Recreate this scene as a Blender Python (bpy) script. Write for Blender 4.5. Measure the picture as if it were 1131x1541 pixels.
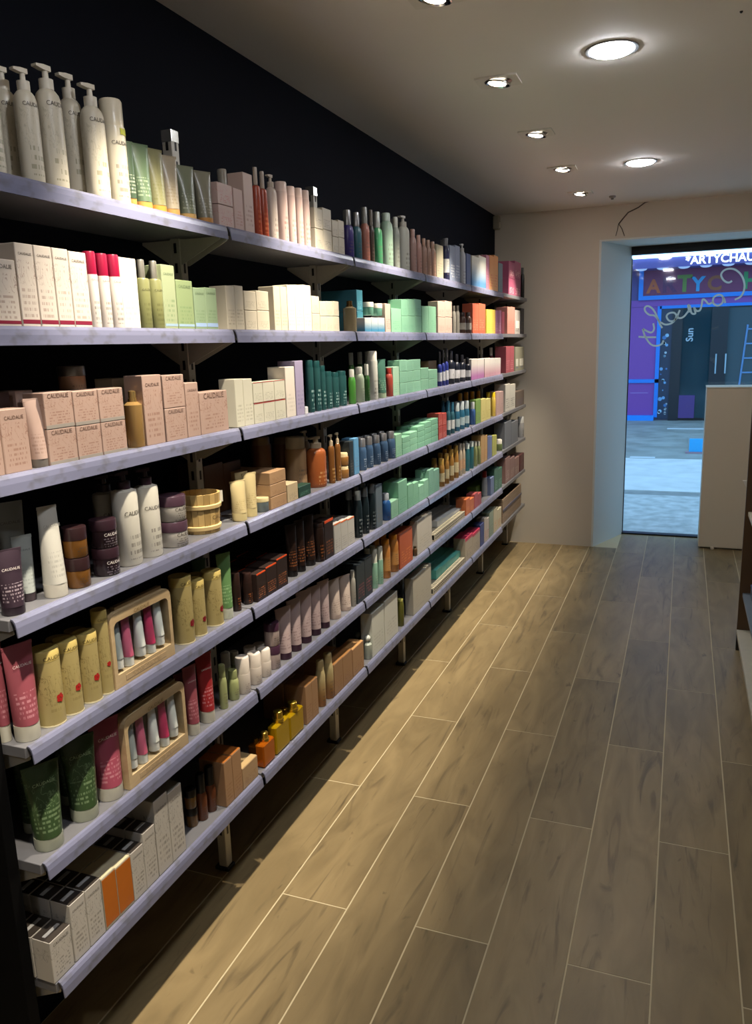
import bpy, bmesh, math, random
from mathutils import Vector, Matrix

for o in list(bpy.data.objects):
    bpy.data.objects.remove(o, do_unlink=True)
scene = bpy.context.scene
COL = scene.collection
random.seed(7)

# ------------------------------------------------------------------ camera
YAW, PITCH, ROLL, FPX, CAMZ = 0.3728, 0.2084, -0.0295, 1183.0, 1.5694
IW, IH = 1131.0, 1541.0
def cam_axes():
    cy, sy, cp, sp, cr, sr = math.cos(YAW), math.sin(YAW), math.cos(PITCH), math.sin(PITCH), math.cos(ROLL), math.sin(ROLL)
    r = Vector((cy, sy, 0)); f = Vector((-sy, cy, 0)); u = Vector((0, 0, 1))
    f2 = f * cp - u * sp; u2 = u * cp + f * sp
    return r * cr + u2 * sr, u2 * cr - r * sr, f2
AR, AU, AF = cam_axes()
cam_d = bpy.data.cameras.new('camera')
cam_d.sensor_fit = 'HORIZONTAL'; cam_d.sensor_width = 36.0; cam_d.lens = 36.0 * FPX / IW
cam_d.clip_start = 0.05; cam_d.clip_end = 200
cam = bpy.data.objects.new('camera', cam_d); COL.objects.link(cam)
m = Matrix((AR, AU, -AF)).transposed().to_4x4(); m.translation = Vector((0, 0, CAMZ))
cam.matrix_world = m
scene.camera = cam

# ------------------------------------------------------------------ world, exposure
world = bpy.data.worlds.new('dusk_sky'); scene.world = world; world.use_nodes = True
bg = world.node_tree.nodes['Background']
bg.inputs['Color'].default_value = (0.34, 0.62, 0.90, 1); bg.inputs['Strength'].default_value = 0.85
vs = scene.view_settings
vs.view_transform = 'Standard'; vs.look = 'None'; vs.exposure = 1.5; vs.gamma = 1.0; vs.use_curve_mapping = False
SPOT_W, DISC_E = 62.0, 46.0
SPOT_Y = (-0.13, 0.67, 1.47, 2.27, 3.05, 3.85, 4.67, 5.475)
DISC_Y = (-0.70, 1.10, 2.91, 4.72)

# ------------------------------------------------------------------ pixel -> place helpers
def cam_ray(x, y): return AF + AR * ((x - IW / 2) / FPX) - AU * ((y - IH / 2) / FPX)
def on_plane(x, y, axis, v):
    d = cam_ray(x, y); t = (v - (CAMZ if axis == 2 else 0)) / d[axis]
    return Vector((0, 0, CAMZ)) + d * t
def depth_of(P): return (Vector(P) - Vector((0, 0, CAMZ))).dot(AF)
def y_from_px(px, X, Z):
    d0 = Vector((X, 0, Z - CAMZ)); k = px - IW / 2
    return (FPX * d0.dot(AR) - k * d0.dot(AF)) / (k * AF.y - FPX * AR.y)
def z_from_px(py, X, Y):
    d0 = Vector((X, Y, -CAMZ)); k = IH / 2 - py
    return (FPX * d0.dot(AU) - k * d0.dot(AF)) / (k * AF.z - FPX * AU.z)

# ------------------------------------------------------------------ materials
def lin(h):
    h = h.lstrip('#'); out = []
    for i in (0, 2, 4):
        c = int(h[i:i + 2], 16) / 255
        out.append(c / 12.92 if c <= 0.04045 else ((c + 0.055) / 1.055) ** 2.4)
    return (*out, 1)
MATS = {}
def soft(h, sat=0.85, gain=0.86):
    r, g, b, a = lin(h); l = 0.3 * r + 0.6 * g + 0.1 * b
    return tuple((l + (c - l) * sat) * gain for c in (r, g, b)) + (1,)
def new_mat(key):
    m = bpy.data.materials.new(str(key)); m.use_nodes = True
    nt = m.node_tree; return m, nt, nt.nodes['Principled BSDF']
def mat(h, rough=0.45, metal=0.0, trans=0.0, emit=0.0, coat=0.0, var=0.0):
    key = ('m', h, rough, metal, trans, emit, coat, var)
    if key in MATS: return MATS[key]
    m, nt, b = new_mat('paint_' + h.strip('#'))
    b.inputs['Base Color'].default_value = lin(h)
    b.inputs['Roughness'].default_value = rough; b.inputs['Metallic'].default_value = metal
    b.inputs['Transmission Weight'].default_value = trans
    b.inputs['Coat Weight'].default_value = coat
    if emit:
        b.inputs['Emission Color'].default_value = lin(h); b.inputs['Emission Strength'].default_value = emit
    if not trans and not emit:
        tc = nt.nodes.new('ShaderNodeTexCoord'); n = nt.nodes.new('ShaderNodeTexNoise')
        n.inputs['Scale'].default_value = 35; n.inputs['Detail'].default_value = 3
        nt.links.new(tc.outputs['Object'], n.inputs['Vector'])
        mr = nt.nodes.new('ShaderNodeMapRange'); mr.inputs['To Min'].default_value = 0.92; mr.inputs['To Max'].default_value = 1.06
        nt.links.new(n.outputs['Fac'], mr.inputs['Value'])
        mx = nt.nodes.new('ShaderNodeMix'); mx.data_type = 'RGBA'; mx.blend_type = 'MULTIPLY'; mx.inputs['Factor'].default_value = 1
        mx.inputs['A'].default_value = lin(h); nt.links.new(mr.outputs['Result'], mx.inputs['B'])
        nt.links.new(mx.outputs['Result'], b.inputs['Base Color'])
    MATS[key] = m; return m
def mth(nt, op, a, b=None):
    n = nt.nodes.new('ShaderNodeMath'); n.operation = op
    for i, v in enumerate((a, b)):
        if v is None: continue
        if isinstance(v, (int, float)): n.inputs[i].default_value = v
        else: nt.links.new(v, n.inputs[i])
    return n.outputs[0]
def printed(h, ink='#6b6258', rough=0.45, n=13, z0=0.08, z1=0.5, art=0.0, strength=0.6, grad=None, trans=0.0, metal=0.0):
    """packaging: flat colour with small printed text lines and, for art>0, a faint line drawing."""
    key = ('p', h, ink, rough, n, z0, z1, art, strength, grad, trans, metal)
    if key in MATS: return MATS[key]
    m, nt, b = new_mat('print_' + h.strip('#'))
    L = nt.links
    tc = nt.nodes.new('ShaderNodeTexCoord'); sp = nt.nodes.new('ShaderNodeSeparateXYZ')
    L.new(tc.outputs['Generated'], sp.inputs[0])
    y, z = sp.outputs['Y'], sp.outputs['Z']
    zn = mth(nt, 'MULTIPLY', z, float(n)); fr = mth(nt, 'FRACT', zn); fl = mth(nt, 'FLOOR', zn)
    cb = nt.nodes.new('ShaderNodeCombineXYZ')
    L.new(mth(nt, 'MULTIPLY', y, 17.0), cb.inputs['X']); L.new(mth(nt, 'MULTIPLY', fl, 3.7), cb.inputs['Y'])
    oi = nt.nodes.new('ShaderNodeObjectInfo'); L.new(mth(nt, 'MULTIPLY', oi.outputs['Random'], 40.0), cb.inputs['Z'])
    nz = nt.nodes.new('ShaderNodeTexNoise'); nz.inputs['Scale'].default_value = 1.0; nz.inputs['Detail'].default_value = 2
    L.new(cb.outputs[0], nz.inputs['Vector'])
    k = mth(nt, 'MULTIPLY', mth(nt, 'GREATER_THAN', fr, 0.5), mth(nt, 'GREATER_THAN', nz.outputs['Fac'], 0.5))
    k = mth(nt, 'MULTIPLY', k, mth(nt, 'GREATER_THAN', z, z0)); k = mth(nt, 'MULTIPLY', k, mth(nt, 'LESS_THAN', z, z1))
    k = mth(nt, 'MULTIPLY', k, mth(nt, 'LESS_THAN', mth(nt, 'ABSOLUTE', mth(nt, 'SUBTRACT', y, 0.5)), 0.36))
    k = mth(nt, 'MULTIPLY', k, strength)
    if art:
        na = nt.nodes.new('ShaderNodeTexNoise'); na.inputs['Scale'].default_value = 5; na.inputs['Detail'].default_value = 2; na.inputs['Distortion'].default_value = 1.2
        L.new(tc.outputs['Generated'], na.inputs['Vector'])
        a = mth(nt, 'LESS_THAN', mth(nt, 'ABSOLUTE', mth(nt, 'SUBTRACT', na.outputs['Fac'], 0.5)), 0.018)
        a = mth(nt, 'MULTIPLY', a, mth(nt, 'GREATER_THAN', z, z1)); a = mth(nt, 'MULTIPLY', a, mth(nt, 'LESS_THAN', z, 0.8))
        k = mth(nt, 'MAXIMUM', k, mth(nt, 'MULTIPLY', a, art))
    mx = nt.nodes.new('ShaderNodeMix'); mx.data_type = 'RGBA'
    mx.inputs['A'].default_value = soft(h); mx.inputs['B'].default_value = lin(ink)
    if grad:
        g = nt.nodes.new('ShaderNodeMix'); g.data_type = 'RGBA'; g.inputs['A'].default_value = soft(grad); g.inputs['B'].default_value = soft(h)
        mr = nt.nodes.new('ShaderNodeMapRange'); mr.inputs['From Min'].default_value = 0.15; mr.inputs['From Max'].default_value = 0.75
        L.new(z, mr.inputs['Value']); L.new(mr.outputs['Result'], g.inputs['Factor']); L.new(g.outputs['Result'], mx.inputs['A'])
    L.new(k, mx.inputs['Factor']); L.new(mx.outputs['Result'], b.inputs['Base Color'])
    b.inputs['Roughness'].default_value = rough; b.inputs['Transmission Weight'].default_value = trans; b.inputs['Metallic'].default_value = metal
    MATS[key] = m; return m
def wood(h1, h2, scale=(40, 3, 40), rough=0.5, bump=0.15):
    key = ('w', h1, h2, scale, rough)
    if key in MATS: return MATS[key]
    m, nt, b = new_mat('wood_' + h1.strip('#')); L = nt.links
    tc = nt.nodes.new('ShaderNodeTexCoord'); mp = nt.nodes.new('ShaderNodeMapping'); mp.inputs['Scale'].default_value = scale
    L.new(tc.outputs['Object'], mp.inputs['Vector'])
    n = nt.nodes.new('ShaderNodeTexNoise'); n.inputs['Scale'].default_value = 1; n.inputs['Detail'].default_value = 5; n.inputs['Distortion'].default_value = 0.6
    L.new(mp.outputs[0], n.inputs['Vector'])
    cr = nt.nodes.new('ShaderNodeValToRGB'); cr.color_ramp.elements[0].position = 0.3; cr.color_ramp.elements[1].position = 0.7
    cr.color_ramp.elements[0].color = lin(h1); cr.color_ramp.elements[1].color = lin(h2)
    L.new(n.outputs['Fac'], cr.inputs[0]); L.new(cr.outputs[0], b.inputs['Base Color']); b.inputs['Roughness'].default_value = rough
    MATS[key] = m; return m
def wall_paint(h, rough=0.7, vary=0.06, scale=1.5, spec=0.5):
    m, nt, b = new_mat('wall_paint_' + h.strip('#')); L = nt.links
    tc = nt.nodes.new('ShaderNodeTexCoord'); n = nt.nodes.new('ShaderNodeTexNoise'); n.inputs['Scale'].default_value = scale; n.inputs['Detail'].default_value = 6
    L.new(tc.outputs['Object'], n.inputs['Vector'])
    mr = nt.nodes.new('ShaderNodeMapRange'); mr.inputs['To Min'].default_value = 1 - vary; mr.inputs['To Max'].default_value = 1 + vary
    L.new(n.outputs['Fac'], mr.inputs['Value'])
    mx = nt.nodes.new('ShaderNodeMix'); mx.data_type = 'RGBA'; mx.blend_type = 'MULTIPLY'; mx.inputs['Factor'].default_value = 1
    mx.inputs['A'].default_value = lin(h); L.new(mr.outputs['Result'], mx.inputs['B']); L.new(mx.outputs['Result'], b.inputs['Base Color'])
    n2 = nt.nodes.new('ShaderNodeTexNoise'); n2.inputs['Scale'].default_value = 180; L.new(tc.outputs['Object'], n2.inputs['Vector'])
    bp = nt.nodes.new('ShaderNodeBump'); bp.inputs['Strength'].default_value = 0.05; L.new(n2.outputs['Fac'], bp.inputs['Height']); L.new(bp.outputs[0], b.inputs['Normal'])
    b.inputs['Roughness'].default_value = rough; b.inputs['Specular IOR Level'].default_value = spec
    return m
def tile_mat():
    m, nt, b = new_mat('wood_look_tile'); L = nt.links
    tc = nt.nodes.new('ShaderNodeTexCoord'); oi = nt.nodes.new('ShaderNodeObjectInfo')
    off = nt.nodes.new('ShaderNodeCombineXYZ')
    for ax, k in (('X', 37.0), ('Y', 91.0), ('Z', 13.0)): L.new(mth(nt, 'MULTIPLY', oi.outputs['Random'], k), off.inputs[ax])
    ad = nt.nodes.new('ShaderNodeVectorMath'); ad.operation = 'ADD'; L.new(tc.outputs['Object'], ad.inputs[0]); L.new(off.outputs[0], ad.inputs[1])
    def noise(scale, det, dist, ramp):
        mp = nt.nodes.new('ShaderNodeMapping'); mp.inputs['Scale'].default_value = scale; L.new(ad.outputs[0], mp.inputs['Vector'])
        n = nt.nodes.new('ShaderNodeTexNoise'); n.inputs['Scale'].default_value = 1; n.inputs['Detail'].default_value = det; n.inputs['Distortion'].default_value = dist
        L.new(mp.outputs[0], n.inputs['Vector'])
        mr = nt.nodes.new('ShaderNodeMapRange'); mr.inputs['From Min'].default_value = ramp[0]; mr.inputs['From Max'].default_value = ramp[1]
        L.new(n.outputs['Fac'], mr.inputs['Value']); return mr.outputs['Result']
    grain = noise((70, 4.5, 1), 6, 0.8, (0.3, 0.7)); cloud = noise((9, 2.2, 1), 4, 1.5, (0.35, 0.7)); dark = noise((14, 1.6, 1), 5, 2.4, (0.58, 0.78)); knot = noise((26, 14, 1), 2, 0.6, (0.70, 0.80))
    def mix(a, bcol, f, mode='MIX'):
        x = nt.nodes.new('ShaderNodeMix'); x.data_type = 'RGBA'; x.blend_type = mode
        if isinstance(a, tuple): x.inputs['A'].default_value = a
        else: L.new(a, x.inputs['A'])
        if isinstance(bcol, tuple): x.inputs['B'].default_value = bcol
        else: L.new(bcol, x.inputs['B'])
        if isinstance(f, float): x.inputs['Factor'].default_value = f
        else: L.new(f, x.inputs['Factor'])
        return x.outputs['Result']
    c = mix(lin('#9d8963'), lin('#7f6e4e'), cloud)
    c = mix(c, lin('#927c56'), mth(nt, 'MULTIPLY', grain, 0.35))
    c = mix(c, lin('#40362a'), mth(nt, 'MULTIPLY', dark, 0.72))
    c = mix(c, lin('#3d3226'), mth(nt, 'MULTIPLY', knot, 0.5))
    v = nt.nodes.new('ShaderNodeMapRange'); v.inputs['To Min'].default_value = 0.84; v.inputs['To Max'].default_value = 1.1; L.new(oi.outputs['Random'], v.inputs['Value'])
    cb = nt.nodes.new('ShaderNodeCombineColor')
    for i in range(3): L.new(v.outputs['Result'], cb.inputs[i])
    c = mix(c, cb.outputs[0], 1.0, 'MULTIPLY')
    L.new(c, b.inputs['Base Color'])
    b.inputs['Roughness'].default_value = 0.42; b.inputs['Specular IOR Level'].default_value = 0.45
    bp = nt.nodes.new('ShaderNodeBump'); bp.inputs['Strength'].default_value = 0.06; L.new(grain, bp.inputs['Height']); L.new(bp.outputs[0], b.inputs['Normal'])
    return m
def pane_mat(tint=(0.96, 0.98, 1.0, 1), refl=0.12):
    m = bpy.data.materials.new('clear_pane'); m.use_nodes = True; nt = m.node_tree; nt.nodes.clear(); L = nt.links
    o = nt.nodes.new('ShaderNodeOutputMaterial'); mx = nt.nodes.new('ShaderNodeMixShader'); t = nt.nodes.new('ShaderNodeBsdfTransparent'); g = nt.nodes.new('ShaderNodeBsdfGlossy')
    t.inputs['Color'].default_value = tint; g.inputs['Roughness'].default_value = 0.03
    lw = nt.nodes.new('ShaderNodeLayerWeight'); lw.inputs['Blend'].default_value = 0.5
    mu = mth(nt, 'ADD', mth(nt, 'MULTIPLY', mth(nt, 'POWER', lw.outputs['Facing'], 4.0), 0.5), refl * 0.3)
    L.new(mu, mx.inputs[0]); L.new(t.outputs[0], mx.inputs[1]); L.new(g.outputs[0], mx.inputs[2]); L.new(mx.outputs[0], o.inputs[0])
    return m
PANE = pane_mat()

# ------------------------------------------------------------------ mesh helpers
def link(o, parent=None):
    COL.objects.link(o)
    if parent is not None: o.parent = parent
    return o
def tag(o, label=None, cat=None, group=None, kind=None):
    for k, v in (('label', label), ('category', cat), ('group', group), ('kind', kind)):
        if v: o[k] = v
    return o
def empty(name, loc=(0, 0, 0), rz=0.0):
    o = bpy.data.objects.new(name, None); o.empty_display_size = 0.02; link(o); o.location = loc; o.rotation_euler = (0, 0, rz); return o
def obj(name, me, material=None, parent=None, loc=(0, 0, 0), rot=(0, 0, 0)):
    o = bpy.data.objects.new(name, me); link(o, parent); o.location = loc; o.rotation_euler = rot
    if material is not None:
        if not me.materials: me.materials.append(material)
        elif me.materials[0] is not material:
            o.material_slots[0].link = 'OBJECT'; o.material_slots[0].material = material
    return o
MESH = {}
def finish(bm, name, smooth=False):
    bmesh.ops.recalc_face_normals(bm, faces=bm.faces)
    me = bpy.data.meshes.new(name); bm.to_mesh(me); bm.free()
    if smooth:
        for p in me.polygons: p.use_smooth = True
        try: me.set_sharp_from_angle(angle=math.radians(40))
        except Exception: pass
    return me
def box_me(sx, sy, sz, bev=0.0, cz=None):
    """box centred in x and y, standing on z=0 (cz=None)"""
    key = ('box', round(sx, 4), round(sy, 4), round(sz, 4), bev)
    if key in MESH: return MESH[key]
    bm = bmesh.new(); bmesh.ops.create_cube(bm, size=1)
    for v in bm.verts: v.co = Vector((v.co.x * sx, v.co.y * sy, (v.co.z + 0.5) * sz))
    if bev: bmesh.ops.bevel(bm, geom=bm.edges[:], offset=min(bev, sx * 0.3, sy * 0.3, sz * 0.3), segments=1, affect='EDGES')
    MESH[key] = finish(bm, 'box'); return MESH[key]
def slab(x0, x1, y0, y1, z0, z1, bev=0.0):
    bm = bmesh.new(); bmesh.ops.create_cube(bm, size=1)
    for v in bm.verts: v.co = Vector(((x0 + x1) / 2 + v.co.x * (x1 - x0), (y0 + y1) / 2 + v.co.y * (y1 - y0), (z0 + z1) / 2 + v.co.z * (z1 - z0)))
    if bev: bmesh.ops.bevel(bm, geom=bm.edges[:], offset=bev, segments=1, affect='EDGES')
    return finish(bm, 'slab')
def slabs(lst):
    bm = bmesh.new()
    for x0, x1, y0, y1, z0, z1 in lst:
        r = bmesh.ops.create_cube(bm, size=1)
        for v in r['verts']: v.co = Vector(((x0 + x1) / 2 + v.co.x * (x1 - x0), (y0 + y1) / 2 + v.co.y * (y1 - y0), (z0 + z1) / 2 + v.co.z * (z1 - z0)))
    return finish(bm, 'slabs')
def lathe(prof, seg=20, sy=1.0, key=None):
    """surface of revolution of (radius, z) points; sy squashes along x (depth)"""
    k = ('lathe', tuple((round(a, 4), round(b, 4)) for a, b in prof), seg, sy)
    if k in MESH: return MESH[k]
    bm = bmesh.new(); rings = []
    for r, z in prof:
        if r < 1e-5: rings.append([bm.verts.new((0, 0, z))])
        else: rings.append([bm.verts.new((r * sy * math.cos(2 * math.pi * i / seg), r * math.sin(2 * math.pi * i / seg), z)) for i in range(seg)])
    for a, b in zip(rings, rings[1:]):
        for i in range(seg):
            j = (i + 1) % seg
            if len(a) == 1 and len(b) == 1: continue
            if len(a) == 1: bm.faces.new((a[0], b[i], b[j]))
            elif len(b) == 1: bm.faces.new((a[i], a[j], b[0]))
            else: bm.faces.new((a[i], a[j], b[j], b[i]))
    for r in (rings[0], rings[-1]):
        if len(r) > 2: bm.faces.new(r)
    MESH[k] = finish(bm, 'turned', True); return MESH[k]
def prism(poly, axis, a, b):
    """extrude a 2-D polygon along an axis ('y': poly is x,z; 'z': poly is x,y; 'x': poly is y,z)"""
    bm = bmesh.new()
    def P(u, v, t): return {'y': (u, t, v), 'z': (u, v, t), 'x': (t, u, v)}[axis]
    A = [bm.verts.new(P(u, v, a)) for u, v in poly]; B = [bm.verts.new(P(u, v, b)) for u, v in poly]
    n = len(poly); bm.faces.new(A); bm.faces.new(list(reversed(B)))
    for i in range(n): bm.faces.new((A[i], A[(i + 1) % n], B[(i + 1) % n], B[i]))
    return finish(bm, 'prism')
def tube_path(pts, r, seg=8):
    bm = bmesh.new(); rings = []
    pts = [Vector(p) for p in pts]
    for i, p in enumerate(pts):
        t = (pts[min(i + 1, len(pts) - 1)] - pts[max(i - 1, 0)]).normalized()
        a = t.orthogonal().normalized() if i == 0 else (a - t * a.dot(t)).normalized()
        b = t.cross(a)
        rings.append([bm.verts.new(p + (a * math.cos(2 * math.pi * k / seg) + b * math.sin(2 * math.pi * k / seg)) * r) for k in range(seg)])
    for A, B in zip(rings, rings[1:]):
        for k in range(seg): bm.faces.new((A[k], A[(k + 1) % seg], B[(k + 1) % seg], B[k]))
    bm.faces.new(rings[0]); bm.faces.new(list(reversed(rings[-1])))
    return finish(bm, 'path', True)
TXT = {}
def text_raw(s, bold=0.0):
    k0 = (s, bold)
    if k0 in TXT: return TXT[k0]
    c = bpy.data.curves.new('t', 'FONT'); c.body = s; c.size = 1.0; c.align_x = 'CENTER'; c.resolution_u = 3; c.fill_mode = 'FRONT'; c.offset = bold
    o = bpy.data.objects.new('t', c); COL.objects.link(o)
    dg = bpy.context.evaluated_depsgraph_get(); me = bpy.data.meshes.new_from_object(o.evaluated_get(dg))
    vs_ = [v.co.copy() for v in me.vertices]; fs = [tuple(p.vertices) for p in me.polygons]
    bpy.data.objects.remove(o); bpy.data.curves.remove(c); bpy.data.meshes.remove(me)
    w = max(v.x for v in vs_) - min(v.x for v in vs_)
    TXT[k0] = (vs_, fs, w); return TXT[k0]
def text_me(s, width, z, surf, vertical=False):
    """lettering of the given width centred at y=0, height z on a surface: ('flat', x) or ('round', r, sy)"""
    key = ('txt', s, round(width, 4), round(z, 4), tuple(round(q, 4) if not isinstance(q, str) else q for q in surf), vertical)
    if key in MESH: return MESH[key]
    vs_, fs, w = text_raw(s); k = width / w; out = []
    for v in vs_:
        ty, tz = (v.x * k, v.y * k) if not vertical else (-v.y * k, v.x * k)
        if surf[0] == 'flat': out.append((surf[1], ty, z + tz))
        else:
            r = surf[1] + 0.0006; a = ty / r; out.append((r * surf[2] * math.cos(a), r * math.sin(a), z + tz))
    me = bpy.data.meshes.new('lettering'); me.from_pydata(out, [], fs); me.update()
    MESH[key] = me; return me

# ================================================================== the room
XW, YE, ZC = -1.365, 6.0925, 2.4906          # left wall, front wall, ceiling
XR, YB = 1.05, -2.6                           # right wall, back wall (behind the camera)
YG = 6.58                                     # plane of the glass door
XS, Y0, BL = -1.0963, 1.0073, 0.8313          # front of the price rails, start of bay one, bay length
ZR = [1.8451, 1.5881, 1.3303, 1.0713, 0.8216, 0.5756, 0.3067]   # lower edge of each price rail, top to bottom
SHT = 0.033                                   # shelf surface above the rail's lower edge
def struct(name, me, m, parent=None):
    o = obj(name, me, m, parent)
    if parent is None: o['kind'] = 'structure'
    return o
NAVY = wall_paint('#0d111c', 0.8, 0.12, spec=0.12); CEIL = wall_paint('#e4ded6', 0.8, 0.03); PLASTER = wall_paint('#cfc6b6', 0.75, 0.04); WHITE = wall_paint('#d6dad6', 0.6, 0.02)
GROUT = wall_paint('#cbbc98', 0.8, 0.05)
struct('wall_left', slab(XW - 0.12, XW, YB, YE + 0.6, 0, ZC + 0.1), NAVY)
struct('wall_right', slab(XR, XR + 0.12, YB, YE + 0.6, 0, ZC + 0.1), PLASTER)
struct('wall_back', slab(XW - 0.12, XR + 0.12, YB - 0.12, YB, 0, ZC + 0.1), PLASTER)
struct('ceiling', slab(XW - 0.12, XR + 0.12, YB - 0.12, YE + 0.6, ZC, ZC + 0.12), CEIL)
struct('wall_front', prism([(XW, YE), (-0.600, YE), (-0.418, YG), (-0.418, YG + 0.1), (XW, YG + 0.1)], 'z', 0, ZC), PLASTER)
struct('trim_1', prism([(-0.605, YE - 0.008), (-0.590, YE - 0.008), (-0.408, YG), (-0.420, YG)], 'z', 0, 2.252), WHITE)
struct('wall_front_header', slab(-0.600, 0.80, YE, YG + 0.1, 2.262, ZC), PLASTER)
struct('trim_2', slab(-0.605, 0.80, YE - 0.008, YG, 2.250, 2.262), WHITE)
struct('wall_front_corner', slab(0.80, XR, YE, YG + 0.1, 0, ZC), PLASTER)
# floor: grout bed with real planks of wood-look tile
fl = struct('floor', slab(XW - 0.12, XR + 0.12, YB, YG + 0.04, -0.05, -0.0007), GROUT)
TILE = tile_mat(); TL, TW, G0, GAP = 1.195, 0.2052, -1.028, 0.0044
plank_cache = {}
def plank(x0, x1, y0, y1):
    w, l = round(x1 - x0, 3), round(y1 - y0, 3)
    if (w, l) not in plank_cache:
        bm = bmesh.new(); bmesh.ops.create_cube(bm, size=1)
        for v in bm.verts: v.co = Vector((v.co.x * w, v.co.y * l, v.co.z * 0.008))
        bmesh.ops.bevel(bm, geom=[e for e in bm.edges if e.verts[0].co.z > 0 and e.verts[1].co.z > 0], offset=0.0006, segments=1, affect='EDGES')
        plank_cache[(w, l)] = finish(bm, 'tile')
    obj('tile', plank_cache[(w, l)], TILE, fl, ((x0 + x1) / 2, (y0 + y1) / 2, -0.004))
for c in range(-2, 11):
    x0, x1 = G0 + c * TW + GAP / 2, G0 + (c + 1) * TW - GAP / 2
    x0, x1 = max(x0, XW + 0.002), min(x1, XR - 0.002)
    if x1 - x0 < 0.02: continue
    ph = 0.0 if c % 2 else 0.588
    k = -3
    while True:
        y0, y1 = ph + k * TL + GAP / 2, ph + (k + 1) * TL - GAP / 2
        k += 1
        if y0 > YG: break
        y0, y1 = max(y0, YB + 0.002), min(y1, YG - 0.01)
        if x0 < -0.6 or x1 > 0.81:
            y1 = min(y1, YE - 0.004)
            if x1 > -0.6 and x0 < -0.6 : pass
        if y1 - y0 < 0.03: continue
        plank(x0, x1, y0, y1)

# ------------------------------------------------------------------ glass door and its lettering
DARK = mat('#14171a', 0.4, 0.3)
dr = empty('door_1', (0, 0, 0)); tag(dr, kind='structure')
obj('pane', slab(-0.405, 0.795, YG + 0.02, YG + 0.028, 0.012, 2.19), PANE, dr)
obj('head_rail', slab(-0.412, 0.80, YG - 0.02, YG + 0.05, 2.19, 2.250), DARK, dr)
obj('threshold', slab(-0.415, 0.80, YG - 0.012, YG + 0.06, 0.0, 0.012), DARK, dr)
obj('jamb', slab(-0.417, -0.405, YG - 0.005, YG + 0.05, 0.012, 2.165), DARK, dr)
STROKES = [
 [(962,352),(940,366),(912,362),(884,338),(870,300),(892,266),(935,250),(985,256),(1030,290),(1058,340),(1068,395),(1058,450),(1030,490),(985,512)],
 [(888,500),(872,474),(835,474),(803,500),(806,545),(845,562),(882,535),(890,495),(905,540)],
 [(806,530),(765,548),(742,525),(716,508),(704,560),(690,602),(660,606),(640,575),(652,628),(620,625),(606,570),(590,560),(600,620)],
 [(598,600),(560,650),(525,668),(500,655),(520,600)],
 [(505,655),(470,690),(430,690),(408,655),(428,628),(470,622),(492,648),(475,690),(440,716),(395,722),(360,705)],
 [(360,712),(310,650),(262,640),(228,610),(224,580),(250,566),(290,590),(325,650),(352,720),(372,752)],
 [(295,712),(302,760),(280,790),(245,780),(208,758)],
 [(206,760),(222,812),(250,862),(285,896),(330,902),(368,886),(382,856)],
 [(170,826),(245,830),(320,830)],
]
WL, _nt, _b = new_mat('vinyl_lettering')
_b.inputs['Base Color'].default_value = lin('#d8d4c4'); _b.inputs['Roughness'].default_value = 0.6
_tr = _nt.nodes.new('ShaderNodeBsdfTranslucent'); _tr.inputs['Color'].default_value = lin('#d8d4c4'); _mx = _nt.nodes.new('ShaderNodeMixShader'); _mx.inputs[0].default_value = 0.5
_nt.links.new(_b.outputs[0], _mx.inputs[1]); _nt.links.new(_tr.outputs[0], _mx.inputs[2]); _nt.links.new(_mx.outputs[0], _nt.nodes['Material Output'].inputs[0])
for st in STROKES:
    pts = [on_plane(930 + a / 5.627, 360 + b / 5.627, 1, YG + 0.018) for a, b in st]
    cu = []
    for i in range(len(pts) - 1):          # smooth the hand lettering
        p0, p1, p2, p3 = pts[max(i - 1, 0)], pts[i], pts[i + 1], pts[min(i + 2, len(pts) - 1)]
        for q in range(4):
            t = q / 4; cu.append(0.5 * ((2 * p1) + (p2 - p0) * t + (2 * p0 - 5 * p1 + 4 * p2 - p3) * t * t + (3 * p1 - p0 - 3 * p2 + p3) * t ** 3))
    cu.append(pts[-1])
    bm = bmesh.new(); A = []; 
    for i, p in enumerate(cu):
        t = (cu[min(i + 1, len(cu) - 1)] - cu[max(i - 1, 0)]); n = Vector((-t.z, 0, t.x)).normalized() * 0.0068
        A.append([bm.verts.new(p + n), bm.verts.new(p - n)])
    for a, b in zip(A, A[1:]): bm.faces.new((a[0], b[0], b[1], a[1]))
    obj('hand_lettering', finish(bm, 'stroke'), WL, dr)

# ------------------------------------------------------------------ the street outside
def street_mat(h, sc, h2):
    m, nt, b = new_mat('street_' + h.strip('#')); L = nt.links
    tc = nt.nodes.new('ShaderNodeTexCoord'); n = nt.nodes.new('ShaderNodeTexNoise'); n.inputs['Scale'].default_value = sc; n.inputs['Detail'].default_value = 8
    L.new(tc.outputs['Object'], n.inputs['Vector']); cr = nt.nodes.new('ShaderNodeValToRGB'); cr.color_ramp.elements[0].color = lin(h); cr.color_ramp.elements[1].color = lin(h2)
    cr.color_ramp.elements[0].position = 0.35; cr.color_ramp.elements[1].position = 0.65
    L.new(n.outputs['Fac'], cr.inputs[0]); L.new(cr.outputs[0], b.inputs['Base Color']); b.inputs['Roughness'].default_value = 0.6
    return m
YF = 16.2
struct('street_ground', slab(-14, 14, YG + 0.04, YF + 3, -0.25, -0.03), street_mat('#868b88', 3, '#9a9d99'))
struct('pavement_near', slab(-14, 14, YG + 0.06, 8.35, -0.03, 0.0), street_mat('#9fa3a1', 9, '#c2c5c4'))
struct('gutter_strip', slab(-14, 14, 8.35, 8.62, -0.03, -0.012), street_mat('#777b79', 6, '#8c908e'))
struct('road_surface', slab(-14, 14, 8.62, 11.0, -0.03, -0.004), street_mat('#c3c6c6', 4, '#d4d7d8'))
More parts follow.
